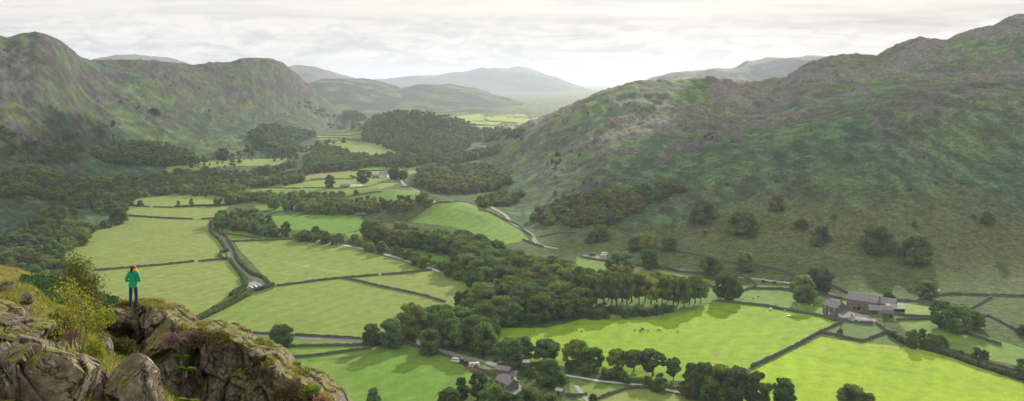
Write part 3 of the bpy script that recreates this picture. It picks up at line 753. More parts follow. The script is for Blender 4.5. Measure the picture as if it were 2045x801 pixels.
# ---- woods: (polygon of stem positions, spacing, height, kinds, tints, label stem, wood name)
WOODS = [
 ([(-200,480),(20,486),(40,460),(95,430),(140,428),(160,450),(190,462),(165,490),(135,506),(128,530),(150,560),(165,600),(140,650),(-200,650)], 9.5, 11.5, ['bush','round','round','tall'], ['dark','dark','green','olive','purple'], 'tree in the wood hugging the edge of the long left field'),
 ([(-200,345),(0,345),(60,368),(110,374),(180,384),(215,398),(250,386),(300,380),(360,378),(450,375),(520,368),(600,350),(614,330),(650,330),(700,328),(700,342),(640,345),(610,352),(612,364),(560,372),(500,378),(478,388),(450,396),(360,390),(300,392),(255,402),(245,420),(236,434),(200,428),(130,412),(80,396),(0,402),(-200,410)], 10, 12, ['round','round','bush','tall'], ['dark','dark','green','olive','olive','purple'], 'tree in the long wood along the foot of the left fell'),
 ([(-200,320),(0,338),(60,350),(110,358),(200,368),(300,360),(350,350),(420,352),(480,356),(560,338),(600,330),(560,345),(450,372),(340,376),(240,384),(180,380),(110,370),(0,344),(-200,342)], 10, 12, ['round','bush'], ['dark','olive','green'], 'tree in the upper part of the wood on the left fell'),
 ([(200,302),(230,294),(300,292),(350,302),(392,318),(398,330),(330,334),(260,332),(215,326),(185,312)], 9.5, 13, ['round','round','bush'], ['olive','dark','green','russet'], 'tree in the oak wood on the lower left slope'),
 ([(95,262),(130,267),(160,292),(172,318),(120,335),(60,330),(20,318),(-40,290),(-20,260),(30,262),(60,300)], 12, 9, ['bush','round'], ['dark','purple','dark'], 'tree in the scattered scrub on the left slope'),
 ([(-60,240),(100,240),(240,260),(400,300),(500,310),(480,345),(400,345),(300,300),(200,300),(60,320),(-60,330)], 23, 8.5, ['bush','round'], ['dark','purple','green','dark'], 'tree scattered on the lower slope of the left fell'),
 ([(470,250),(560,235),(680,250),(690,285),(640,315),(560,325),(490,320)], 23, 9.5, ['round','bush'], ['dark','green','dark'], 'tree scattered below the craggy nose of the left fell'),
 ([(620,260),(720,250),(740,300),(700,320),(640,300)], 24, 9.5, ['round','bush'], ['dark','green'], 'tree scattered along the small far fields'),
 ([(500,264),(540,255),(590,262),(632,270),(600,285),(592,305),(570,318),(550,305),(520,295),(496,280)], 11, 14, ['round','bush'], ['dark','dark','green'], 'tree in the wood below the craggy nose of the left fell'),
 ([(590,205),(640,235),(680,250),(720,252),(700,240),(650,222),(610,200)], 22, 9, ['bush'], ['dark','green'], 'bush scattered along the nose of the left fell'),
 ([(610,318),(640,315),(690,316),(740,318),(860,316),(880,318),(875,330),(800,336),(740,334),(700,340),(610,345)], 11, 13, ['round','tall','bush'], ['dark','dark','green','olive'], 'tree in the dark belt crossing the far fields'),
 ([(640,300),(665,303),(690,306),(700,318),(650,320),(620,318)], 11, 13, ['round'], ['dark'], 'tree in the round clump among the far fields'),
 ([(718,276),(726,256),(745,240),(790,229),(840,228),(880,236),(930,262),(936,280),(938,296),(905,306),(868,318),(850,312),(800,306),(760,292),(735,284)], 14, 13, ['round','round','bush'], ['dark','dark','green','olive'], 'tree on the wooded knoll in mid valley'),
 ([(680,232),(700,226),(725,234),(735,240),(715,246),(688,242)], 14, 15, ['tall'], ['dark'], 'tree in the small plantation behind the wooded knoll'),
 ([(880,236),(905,240),(930,250),(960,262),(1010,262),(1050,268),(1040,280),(980,284),(940,284),(935,270),(900,262),(880,250)], 17, 13, ['round','bush'], ['dark','green'], 'tree in the woods below the far bright fields'),
 ([(865,320),(900,312),(945,306),(990,300),(1010,296),(985,312),(940,322),(890,332)], 12, 11, ['round','bush'], ['olive','green','dark'], 'tree between the far farm and the right fell'),
 ([(435,448),(462,440),(505,440),(520,452),(560,468),(592,478),(545,478),(480,462),(438,455)], 9, 13, ['round','bush','tall'], ['dark','green','dark','pale'], 'tree in the clump beside the winding lane'),
 ([(470,396),(560,394),(620,396),(690,400),(705,412),(700,425),(640,424),(560,420),(640,412),(560,405),(480,408),(430,412),(455,400)], 9.5, 11, ['round','bush'], ['dark','green','olive'], 'tree in the strip crossing the valley beyond the winding lane'),
 ([(600,426),(640,420),(700,414),(760,410),(820,412),(860,400),(870,410),(820,424),(760,428),(720,430),(640,430)], 9, 12, ['round','tall'], ['dark','olive','green','olive'], 'tree in the strip beside the small stone bridge'),
 ([(590,478),(612,474),(640,478),(666,484),(690,489),(688,493),(650,489),(620,484),(590,484)], 8, 10.5, ['round','bush'], ['dark','dark'], 'dark tree on the river bank between the two broad fields'),
 ([(722,472),(740,467),(790,472),(830,480),(900,492),(965,500),(1000,520),(1045,540),(1118,552),(1160,572),(1185,600),(1165,632),(1090,650),(1005,657),(940,640),(930,622),(1005,602),(1000,578),(945,566),(920,546),(905,512),(830,500),(760,488)], 8.6, 14.5, ['round','round','high','wide'], ['olive','olive','russet','green','olive','dark'], 'tree in the long oak belt down the middle of the valley'),
 ([(700,490),(730,494),(790,508),(850,528),(870,538),(920,552),(985,572),(1010,596),(990,590),(940,574),(860,543),(790,516),(730,502)], 7.6, 9.5, ['bush','round','round'], ['dark','green','pale','dark'], 'tree along the river bank under the oak belt'),
 ([(828,668),(860,655),(890,640),(930,650),(990,672),(1000,690),(1000,716),(960,708),(930,704),(895,700),(862,692)], 8.5, 14.5, ['round','round','bush'], ['green','dark','olive','russet','green'], 'tree in the wood between the valley road and the bright field'),
 ([(932,640),(1000,655),(1010,640),(950,622),(900,620)], 9, 14, ['high','round'], ['dark','olive'], 'tree at the near tip of the oak belt'),
 ([(830,350),(870,345),(930,343),(965,340),(1000,352),(1022,368),(965,386),(885,388),(842,376)], 9, 14, ['bush','round'], ['purple','russet','olive','purple','dark'], 'tree in the purple-brown wood under the nose of the right fell'),
 ([(985,400),(1030,385),(1050,395),(1030,412),(980,415),(950,420),(960,405)], 10, 10, ['bush','round'], ['dark','russet','dark'], 'tree on the bank above the white track'),
 ([(1062,442),(1080,425),(1110,412),(1150,402),(1200,392),(1260,384),(1330,376),(1372,370),(1362,386),(1310,404),(1262,430),(1215,452),(1190,462),(1130,456),(1085,452)], 9.5, 10.5, ['bush','bush','round'], ['russet','dark','olive','purple','russet','green'], 'tree in the russet wood on the lower right fell'),
 ([(1080,730),(1200,742),(1330,764),(1400,786),(1480,800),(1480,812),(1380,800),(1300,780),(1200,756),(1100,742)], 7, 6.5, ['bush'], ['dark','green','purple','dark'], 'bush under the see-through row by the river'),
 ([(1485,800),(1540,806),(1600,806),(1600,822),(1440,822),(1380,806)], 8, 9, ['bush','round'], ['dark','olive','green'], 'tree at the bottom edge below the riverside clump'),
 ([(1020,735),(1085,745),(1085,760),(1045,765),(1040,750)], 6, 4, ['bush'], ['green','dark'], 'garden bush by the road junction'),
 ([(1780,664),(1830,690),(1860,697),(1850,702),(1820,696),(1775,672)], 6, 5.5, ['bush'], ['dark','green','olive'], 'hedge bush below the farm'),
 ([(300,140),(500,140),(640,190),(640,230),(480,250),(400,240),(300,300),(200,270),(60,200)], 95, 5.5, ['bush'], ['dark','purple'], 'lone bush dotted over the left fell'),
 ([(1100,250),(1280,190),(1400,260),(1600,300),(2045,300),(2045,500),(1700,540),(1450,500),(1300,440),(1100,400),(1020,340)], 30, 4.2, ['bush'], ['dark','dark','olive'], 'lone bush dotted over the right fell'),
 ([(1020,330),(1100,300),(1220,320),(1340,350),(1200,385),(1080,400),(1030,370)], 24, 6.5, ['bush'], ['dark','green','purple'], 'bush scattered above the russet wood'),
]
LASTCELL = []
for wi, (poly, sp, h, kinds, tints, lab) in enumerate(WOODS):
    pa = arr(poly); x0, y0 = pa.min(0); x1, y1 = pa.max(0)
    # world extent by sampling the visible ground, then a jittered world grid
    gx, gy = np.meshgrid(np.linspace(x0, x1, 40), np.linspace(y0, y1, 24))
    ins = in_poly(gx.ravel(), gy.ravel(), poly); pts = [at(a, b) for a, b in zip(gx.ravel()[ins], gy.ravel()[ins])]
    if not pts: continue
    X = [p.x for p in pts]; Yy = [p.y for p in pts]
    for wx in np.arange(min(X)-20, max(X)+20, sp):
        for wy in np.arange(min(Yy)-20, max(Yy)+20, sp):
            ax, ay = wx+rng.uniform(-.42, .42)*sp, wy+rng.uniform(-.42, .42)*sp
            if ay < 360: continue
            zz = ground_z(ax, ay); px, py = CX+F*ax/ay, HY+(CZ-zz)*F/ay
            if not in_poly(np.array([px]), np.array([py]), poly)[0]: continue
            vis = at(px, py)
            if vis.y < ay-60: continue
            hh = h*rng.uniform(.72, 1.15)
            if sp > 22:
                if vnoise2(np.array([ax/75.]), np.array([ay/75.]), 9)[0] < (.72 if sp < 60 else .5): continue
                hh = h*rng.uniform(.35, 1.3)**1.2
            kind = kinds[rng.integers(len(kinds))]
            patch = vnoise2(np.array([ax/38.]), np.array([ay/38.]), 5)[0]
            ti = int(np.clip(patch*1.5-.25+rng.normal()*.22, 0, .999)*len(tints))
            TREES.append((hh/ay*(1 if -20 < px < 2065 and py-hh*F/ay < 800 else .01), px, py, Vector((ax, ay, zz)), hh, kind, tints[ti], lab, wi, rng.uniform(.85, 1.12)))
TREES.sort(key=lambda t: -t[0])
TREES = [t for t in TREES if -120 < t[1] < 2170]
print('wood trees', len(TREES))
kinds_count = {}
NIND = 262
def pick(ts): return 'bush' if (' bush' in ts[7] or ts[7].startswith('bush')) else 'tree'
for t in TREES[:NIND]:
    sz, px, py, P, h, kind, tint, lab, wi, wd = t
    nm = pick(t)
    g = 'members of one wood: '+lab
    lb = (tn[tint]+' '+lab) if not lab.startswith('dark ') else lab
    place_tree(nm, P, h, kind, tint, lb, lab.replace('tree in', 'trees in').replace('bush ', 'bushes '), wd, cat=nm)
# the rest of the woods: too many to count, one mesh per distance band
LOD = {}
def lod(kind, k, level):
    key = (kind, k, level)
    if key not in LOD:
        nl, nq, q = [(14, 640, .62), (9, 240, .95), (6, 90, 1.4)][level]
        qv, qf, cv, cf, L = crown_geo(kind, nl, nq, q, 500+k*13+level)
        tb = MB(); tb.tube([(0, 0, -.8), (0, 0, 6)], [.4, .25], 5, caps=False)
        nv = len(qv)+len(cv)
        LOD[key] = (np.concatenate([qv, cv, arr(tb.v)]), qf, cf+len(qv), arr(tb.f).astype(int)+nv)
    return LOD[key]
tints_all = list(TINT)
for band, (lo, hi, level, lab) in enumerate([(0, 1150, 0, 'near parts of the valley woods running together into one canopy'), (1150, 1900, 1, 'middle distance woodland along the foot of the fells'), (1900, 9e9, 2, 'far woodland in the lower valley')]):
    Vs, Qs, Ts, mq, mt, b = [], [], [], [], [], 0
    for t in TREES[NIND:]:
        sz, px, py, P, h, kind, tint, lb, wi, wd = t
        if not (lo <= P.y < hi): continue
        V_, qf, cf, tf = lod(kind, int(rng.integers(3)), level)
        s = h/12.; a = rng.random()*6.28; ca, sa = math.cos(a), math.sin(a)
        v_ = V_*np.array([s*wd, s*wd, s]); v_ = np.stack([v_[:, 0]*ca-v_[:, 1]*sa, v_[:, 0]*sa+v_[:, 1]*ca, v_[:, 2]], 1)+np.array(P)
        Vs.append(v_); Qs += [qf+b, tf+b]; mi = tints_all.index(tint) if rng.random() < .75 else int(rng.integers(0, 5))
        mq += [np.full(len(qf), mi), np.full(len(tf), len(tints_all))]; Ts.append(cf+b); mt.append(np.full(len(cf), mi)); b += len(v_)
    if not Vs: continue
    me = mesh_np('woodland', np.concatenate(Vs), [np.concatenate(Qs), np.concatenate(Ts)], [M['leaf_'+k] for k in tints_all]+[M['bark']], midx=np.concatenate(mq+mt))
    print('woodland', band, len(Vs), len(me.polygons))
    tag(link('woodland', me), lab, kind='stuff')
# ---------------------------------------------------------------- walls, hedges, lanes, river
def path_pts(pl, step=3.):
    """polyline of (px, py) laid on the ground, resampled in metres"""
    P = [at(x, y) for x, y in pl]; out = [P[0]]
    for a, b_ in zip(P[:-1], P[1:]):
        L = (b_.xy-a.xy).length; n = max(1, int(L/step))
        for i in range(1, n+1):
            q = a.lerp(b_, i/n); out.append(Vector((q.x, q.y, ground_z(q.x, q.y))))
    return out
def smooth_pts(P, it=2, fix=True):
    for _ in range(it):
        Q = [P[0]]+[(P[i-1]+P[i]*2+P[i+1])/4 for i in range(1, len(P)-1)]+[P[-1]]
        P = [Vector((q.x, q.y, ground_z(q.x, q.y))) for q in Q]
    return P
def side(P, i):
    t = P[min(i+1, len(P)-1)]-P[max(i-1, 0)]; t.z = 0; t.normalize(); return Vector((-t.y, t.x, 0))
m = simple('drystone', (.145, .14, .125), .95, .35, 2.2, bstr=.8, bdist=.1, kind='World')
m = simple('hedge_leaf', (.045, .085, .026), .9, .5, 1.1, bstr=.9, bdist=.3, kind='World')
def wall(pl, label, h=1.35, w=.75, name='stone_wall', mat='drystone', cat='wall', rag=.12, group=None):
    P = path_pts(pl, 1.6 if name == 'stone_wall' else 1.2); r = np.random.default_rng(int(abs(pl[0][0]*7+pl[0][1])))
    V = []; F_ = []; prof = [(-.5, -.5), (-.5, 0), (-.42, .55), (-.3, 1.), (0, 1.06), (.3, 1.), (.42, .55), (.5, 0), (.5, -.5)] if name == 'stone_wall' else [(-.45, -.4), (-.5, .1), (-.52, .6), (-.3, .95), (0, 1.05), (.3, .95), (.52, .6), (.5, .1), (.45, -.4)]
    n = len(prof)
    for i, p_ in enumerate(P):
        s = side(P, i); ws = w*(1+r.normal()*rag); hs = h*(1+r.normal()*rag)
        for u, v_ in prof:
            q = p_+s*(u*ws+r.normal()*rag*.35*w)+Vector((0, 0, v_*hs+r.normal()*rag*.25*h*(v_ > .2))); V.append(q[:])
        if i:
            for k in range(n-1): F_.append(((i-1)*n+k, i*n+k, i*n+k+1, (i-1)*n+k+1))
    F_.append(tuple(range(n))); F_.append(tuple(reversed(range((len(P)-1)*n, len(P)*n))))
    me = bpy.data.meshes.new(name); me.from_pydata(V, [], F_); me.materials.append(M[mat]); me.update()
    o = link(name, me); tag(o, label, cat, group)
    return o, P
def hedge(pl, label, h=1.8, w=1.7, group=None, fuzz=1., tint='leaf_dark'):
    o, P = wall(pl, label, h, w, 'hedge', 'hedge_leaf', 'hedge', .2, group)
    # sprays of leaves over the clipped body
    n = int(len(P)*26*fuzz); r = np.random.default_rng(len(P))
    i = r.integers(0, len(P)-1, n); t = r.random(n); A = arr([p_[:] for p_ in P]); B = A[i]+(A[i+1]-A[i])*t[:, None]
    S_ = arr([side(P, k)[:] for k in range(len(P))])[i]; a = r.uniform(-.1, math.pi+.1, n)
    d = S_*np.cos(a)[:, None]*w*.55+np.array([0, 0, 1.])*(np.sin(a)*h*.6+h*.45)[:, None]
    c = B+d*(.9+.3*r.random(n))[:, None]; u = r.normal(size=(n, 3)); u /= np.linalg.norm(u, axis=1)[:, None]; v_ = np.cross(u, r.normal(size=(n, 3))); v_ /= np.linalg.norm(v_, axis=1)[:, None]
    q = .3; quad = np.stack([c-u*q-v_*q*.5, c+u*q*.8-v_*q, c+u*q+v_*q*.6, c-u*q*.7+v_*q], 1).reshape(-1, 3)
    me = mesh_np('leaves', quad, np.arange(len(quad)).reshape(-1, 4), [M[tint]])
    link('leaves', me, o)
    return o
WALLS = [
 ([(188,541),(250,536),(320,530),(388,523)], 'low dark wall crossing the long left fields, behind the woman'), ([(396,523),(430,520),(456,518)], 'short end of the left field wall reaching the winding lane'),
 ([(552,572),(600,566),(645,560),(685,556),(756,550)], 'wall running right from the lane corner between the two broad fields'), ([(762,550),(810,546),(862,540)], 'far continuation of the wall past its gate gap toward the river trees'),
 ([(685,556),(720,563),(750,571)], 'thin broken wall slanting off the middle of the broad field wall'), ([(751,571),(800,581),(850,592),(889,604)], 'dark straight wall slanting to the river wood in the middle'),
 ([(458,483),(520,481),(585,478)], 'wall between the bright wedge field and the broad pale field'), ([(592,478),(615,477)], 'short wall stub by the river bank trees'),
 ([(257,431),(325,436),(385,438)], 'wall along the top of the long left field'), ([(402,438),(432,436)], 'short wall end by the top of the winding lane'),
 ([(240,408),(270,411),(298,414)], 'wall beside the small round tree, left of the gate gap'), ([(306,414),(345,415)], 'wall between the gate gap and the field hedge'),
 ([(440,450),(490,461),(540,471),(583,479)], 'wall under the clump of trees beside the winding lane'), ([(452,468),(490,473),(520,477)], 'faint wire-topped bank across the bright wedge field'),
 ([(412,660),(500,667),(640,673),(740,679),(806,682)], 'wall on the far side of the valley road behind the lone broad tree'), ([(470,686),(560,693),(640,692),(720,690),(806,686)], 'wall on the near side of the meadow strip under the lone broad tree'),
 ([(806,685),(850,697),(900,715),(935,730),(965,742),(988,752)], 'curving wall between the lower green field and the valley road'),
 ([(555,718),(600,714),(650,709),(700,702),(742,697)], 'broken stony bank across the top of the lower green field'),
 ([(1500,733),(1540,715),(1590,690),(1635,665),(1680,645)], 'long straight wall between the two brightest fields'), ([(1640,664),(1670,670),(1700,678),(1722,683)], 'garden wall below the farm, its lower left side'),
 ([(1722,683),(1750,672),(1772,663)], 'garden wall below the farm, its lower right side'), ([(1684,641),(1715,646),(1745,647)], 'yard wall between farmyard and garden'), ([(1748,646),(1762,655),(1774,664)], 'garden wall below the farm, its right side'),
 ([(1855,690),(1900,703),(1960,722),(2045,748),(2120,770)], 'wall behind the dark hedge at the right'),
 ([(1430,602),(1480,607),(1530,612),(1570,620),(1640,632)], 'grassy wall along the top of the bright field toward the farmhouse'),
 ([(1300,548),(1340,552),(1420,572),(1432,580)], 'wall behind the tall see-through row'), ([(1478,583),(1500,577),(1560,578),(1620,583),(1690,600)], 'dark wall left of the copper tree'),
 ([(1655,568),(1680,580),(1700,590),(1735,598),(1762,598)], 'wall climbing down to the back of the big barn'), ([(1786,601),(1830,603),(1862,592),(1900,588),(1960,590),(2045,592),(2160,596)], 'long dark wall under the right-hand slope behind the farm'),
 ([(1310,498),(1360,504),(1400,512),(1450,525)], 'wall on the slope behind the compact dome-shaped tree'), ([(1450,525),(1510,531),(1560,541),(1595,553)], 'wall running down the slope above the farm track'),
 ([(1160,514),(1190,519),(1215,523)], 'wall in front of the parked caravans'), ([(1268,531),(1320,535),(1360,543),(1400,547),(1430,550)], 'pale-topped wall along the farm track'), ([(1480,553),(1500,560),(1512,570),(1490,580)], 'wall bending round the small paddock by the farm track'),
 ([(955,419),(980,425),(1005,437),(1035,450),(1048,462),(1064,474),(1058,480)], 'wall on the left side of the white track'), ([(1044,479),(1062,486),(1085,494)], 'short wall joining the white track at the wood'),
 ([(1078,474),(1110,468),(1150,466)], 'faint wall crossing the brown pasture right of the white track'),
 ([(812,442),(842,425),(868,407)], 'wall up the left side of the sloping green field'), ([(870,406),(900,405),(945,405)], 'wall along the top of the sloping green field'),
 ([(1188,800),(1215,790),(1250,778),(1288,774)], 'curving wall round the small bright field at the bottom'), ([(1130,790),(1150,793),(1172,789)], 'short garden wall by the small grey shed'),
 ([(1950,632),(1975,632),(2000,645),(2030,660)], 'dark wall humped over the rough pasture at the far right'), ([(1938,618),(1958,607),(1980,594)], 'short wall dropping from the long dark wall at the right'),
 ([(1920,662),(1945,672),(1975,682),(2000,690)], 'tumbled wall below the pair of trees right of the farm'), ([(1780,625),(1815,633),(1858,634)], 'wall right of the tin-roofed shed'), ([(1790,640),(1830,640),(1858,638)], 'lower wall right of the tin-roofed shed'),
 ([(1630,631),(1645,634),(1665,641)], 'low wall in front of the farmhouse'), ([(1580,575),(1640,588),(1685,598)], 'wall behind the paddock left of the big barn'),
 ([(500,376),(560,376),(600,377)], 'wall between the pale far field and the strip of trees, left part'), ([(605,376),(650,376),(685,377)], 'wall between the pale far field and the strip of trees, right part'),
 ([(585,359),(602,360)], 'stub of wall by the tan far field'), ([(620,359),(660,358),(705,358)], 'wall below the tan far field left of the white farmhouse'),
 ([(700,378),(740,372),(765,365),(800,364)], 'wall rising toward the white farmhouse'), ([(685,341),(740,341),(790,342)], 'wall behind the white farmhouse'), ([(690,395),(730,387),(760,384),(800,374),(825,372)], 'wall over the low knoll below the white farmhouse'),
 ([(630,273),(680,276),(702,280)], 'upper wall among the small far bright fields'), ([(640,270),(700,272),(740,262)], 'wall under the wooded knoll, far left of it'), ([(340,318),(380,328),(415,340)], 'wall across the green field below the left oak wood'),
 ([(970,231),(1005,232),(1040,233),(1061,236)], 'topmost wall of the far bright fields'), ([(966,232),(967,238),(974,242),(1000,243),(1030,245),(1061,246)], 'wall curling round the far bright fields'), ([(935,247),(944,242),(974,242)], 'wall on the left of the far bright fields'),
 ([(935,248),(960,250),(992,250),(1010,244)], 'lower wall of the far bright fields'), ([(922,253),(950,251),(990,252)], 'bottom wall of the far bright fields'), ([(1052,229),(1061,236),(1090,234)], 'right end wall of the far bright fields'),
]
for pl, lab in WALLS: wall(pl, lab)
hedge([(347,414),(375,413),(400,412),(430,411),(458,410)], 'dark hedge in the upper left field with the slender tree in it', 1.6, 1.8)
hedge([(427,438),(420,450),(419,462),(427,471),(438,480),(447,493),(455,503)], 'hedge on the left side of the winding lane, upper part')
hedge([(436,438),(433,450),(428,459),(441,468),(452,474),(458,486),(466,498),(470,508),(474,520),(480,528)], 'hedge on the right side of the winding lane, upper part')
hedge([(454,503),(442,505),(439,512),(443,518),(452,520)], 'hedge looping round the little layby of the winding lane', 1.8, 1.8)
hedge([(460,520),(466,532),(476,542),(486,553),(490,558)], 'hedge on the left side of the winding lane, middle part')
hedge([(470,510),(476,522),(486,534),(498,545),(505,550),(518,553),(530,560),(537,570)], 'hedge on the right side of the winding lane, lower part', 2., 2.2)
hedge([(485,556),(487,564),(492,571),(480,580),(468,586),(461,592)], 'thick hedge behind the parked cars', 2.2, 2.4)
hedge([(546,570),(528,577),(505,582),(492,592),(470,605),(440,620),(410,634),(376,648)], 'long hedge below the parked cars, its lower line', 1.8, 2.0)
hedge([(490,580),(470,595),(440,612),(405,631),(370,646)], 'long hedge below the parked cars, its upper line', 1.6, 1.7)
hedge([(1776,668),(1800,682),(1826,696)], 'dark hedge below the farm running down from the garden', 2., 2.4)
hedge([(1838,695),(1870,704),(1900,712),(1940,727),(1985,741),(2045,758),(2110,780)], 'long dark hedge along the brightest field at the right', 2., 2.4)
hedge([(1045,752),(1062,745),(1085,745)], 'garden hedge behind the road junction', 1.6, 2.)
hedge([(700,352),(712,356),(720,360)], 'small hedge beside the white farmhouse', 1.6, 2.)

def ribbon(name, pl, w, mat, label, lift=.06, kind='structure', wf=None, it=3, step=2.5):
    P = smooth_pts(path_pts(pl, step), it); V = []; F_ = []; K = 5
    for i, p_ in enumerate(P):
        s = side(P, i); ww = w*(wf(i/len(P)) if wf else 1)
        for k in range(K):
            q = p_+s*(k/(K-1)-.5)*ww; z = max(ground_z(q.x, q.y), ground_z(p_.x, p_.y)-.05)+lift
            V.append((q.x, q.y, z))
        if i:
            for k in range(K-1): F_.append(((i-1)*K+k, (i-1)*K+k+1, i*K+k+1, i*K+k))
    me = bpy.data.meshes.new(name); me.from_pydata(V, [], F_); me.materials.append(M[mat]); me.update()
    for p_ in me.polygons: p_.use_smooth = True
    o = link(name, me); return tag(o, label, kind=kind), P
simple('asphalt', (.24, .235, .24), .85, .2, .5, bstr=.2, kind='World')
simple('gravel', (.36, .345, .32), .9, .25, 1.2, bstr=.3, kind='World')
simple('verge', (.14, .18, .05), .9, .3, 1., kind='World')
m, nt, p, out = newmat('water'); p.inputs['Base Color'].default_value = (.55, .57, .57, 1); p.inputs['Roughness'].default_value = .15; p.inputs['Metallic'].default_value = .0; p.inputs['IOR'].default_value = 1.33; p.inputs['Specular IOR Level'].default_value = 1.  # pale base colour stands in for bright sky reflected on the river
v = coords(nt, 'World'); bump(nt, p, noise(nt, v, 1.5, 3), .5, .06)
ribbon('verge', [(431,434),(425,448),(432,464),(449,476),(459,494),(465,508),(470,520),(483,537),(497,551),(520,558),(535,570),(520,577),(500,580)], 8.5, 'verge', 'grassy verges of the winding lane', .05)
ribbon('road', [(432,434),(424,447),(427,458),(440,466),(447,474),(455,488),(461,499),(464,511),(471,524),(484,539),(495,550),(512,556),(524,562),(531,570),(520,575),(504,577)], 3.6, 'asphalt', 'grey winding lane between hedges', .12, wf=lambda t: 1+.5*math.exp(-((t-.62)/.08)**2)+.9*sstep(.85, 1, t))
ribbon('road', [(360,661),(420,664),(500,670),(640,677),(740,681),(800,684),(850,692),(900,706),(950,719),(985,728),(1008,735),(1022,748),(1020,764),(1028,785),(1035,812)], 4., 'asphalt', 'pale valley road curving to the road junction', .12, wf=lambda t: 1+1.1*math.exp(-((t-.93)/.05)**2))
ribbon('path', [(960,400),(985,416),(1004,426),(1014,434),(1017,443),(1032,451),(1048,459),(1060,468),(1066,477),(1072,486),(1090,493),(1115,497)], 3.4, 'gravel', 'white stone track climbing past the sloping green field', .12)
ribbon('verge', [(1016,440),(1032,450),(1048,458),(1060,467),(1066,476),(1072,485),(1088,492)], .9, 'verge', 'grass strip down the middle of the white track', .17)
ribbon('path', [(1275,531),(1330,535),(1370,541),(1420,549),(1480,555),(1520,558),(1560,564),(1600,568),(1640,580),(1685,598)], 3., 'gravel', 'pale farm track below the right-hand slope', .12)
ribbon('path', [(800,360),(808,370),(820,375),(840,385),(850,392),(870,405)], 3., 'gravel', 'pale track dropping from the white farmhouse', .15)
ribbon('path', [(1150,770),(1160,785),(1172,800),(1180,815)], 2., 'gravel', 'stony path beside the small grey shed', .12)
ribbon('path', [(560,372),(700,372)], .1, 'verge', 'faint path in the pale far field', .03)
ribbon('river', [(600,475),(632,479),(655,486),(700,492),(760,505),(800,517),(850,533),(872,541),(920,556),(990,579)], 4., 'water', 'shining river along the foot of the oak belt', .16)
ribbon('river', [(470,677),(515,683),(535,690),(560,695)], 5., 'water', 'shining bend of the beck beyond the crag', .16)
ribbon('river', [(852,640),(842,655),(838,668),(843,684),(852,698)], 6., 'water', 'river glinting between the trees at the road bend', .16)
ribbon('river', [(1100,745),(1200,762),(1305,772),(1330,779),(1355,784),(1400,795),(1450,806)], 2.2, 'water', 'river glinting under the riverside clump', .16)

# ---------------------------------------------------------------- buildings
simple('slate', (.27, .26, .285), .7, .22, 1.6, bstr=.35, bdist=.03, kind='World')
simple('slate_brown', (.17, .145, .14), .8, .25, 1.6, bstr=.35, kind='World')
simple('rubble', (.25, .215, .20), .95, .35, 2.2, bstr=.7, bdist=.06, kind='World')
simple('rubble_dark', (.17, .15, .145), .95, .3, 2.2, bstr=.7, bdist=.06, kind='World')
simple('whitewash', (.78, .78, .76), .8, .05, .8)
simple('white_paint', (.8, .8, .8), .5, .04, 2.)
simple('glass_dark', (.03, .035, .04), .15, .1, 2.)
simple('hole_dark', (.025, .022, .02), .9, .1, 2.)
simple('tin', (.42, .43, .42), .5, .15, 1.2, kind='World'); simple('tin_rust', (.30, .13, .09), .8, .4, .8, kind='World'); simple('tin_green', (.26, .31, .27), .6, .15, 1., kind='World')
simple('door_wood', (.12, .07, .045), .8, .2, 3.)
simple('door_blue', (.25, .32, .42), .7, .1, 3.)
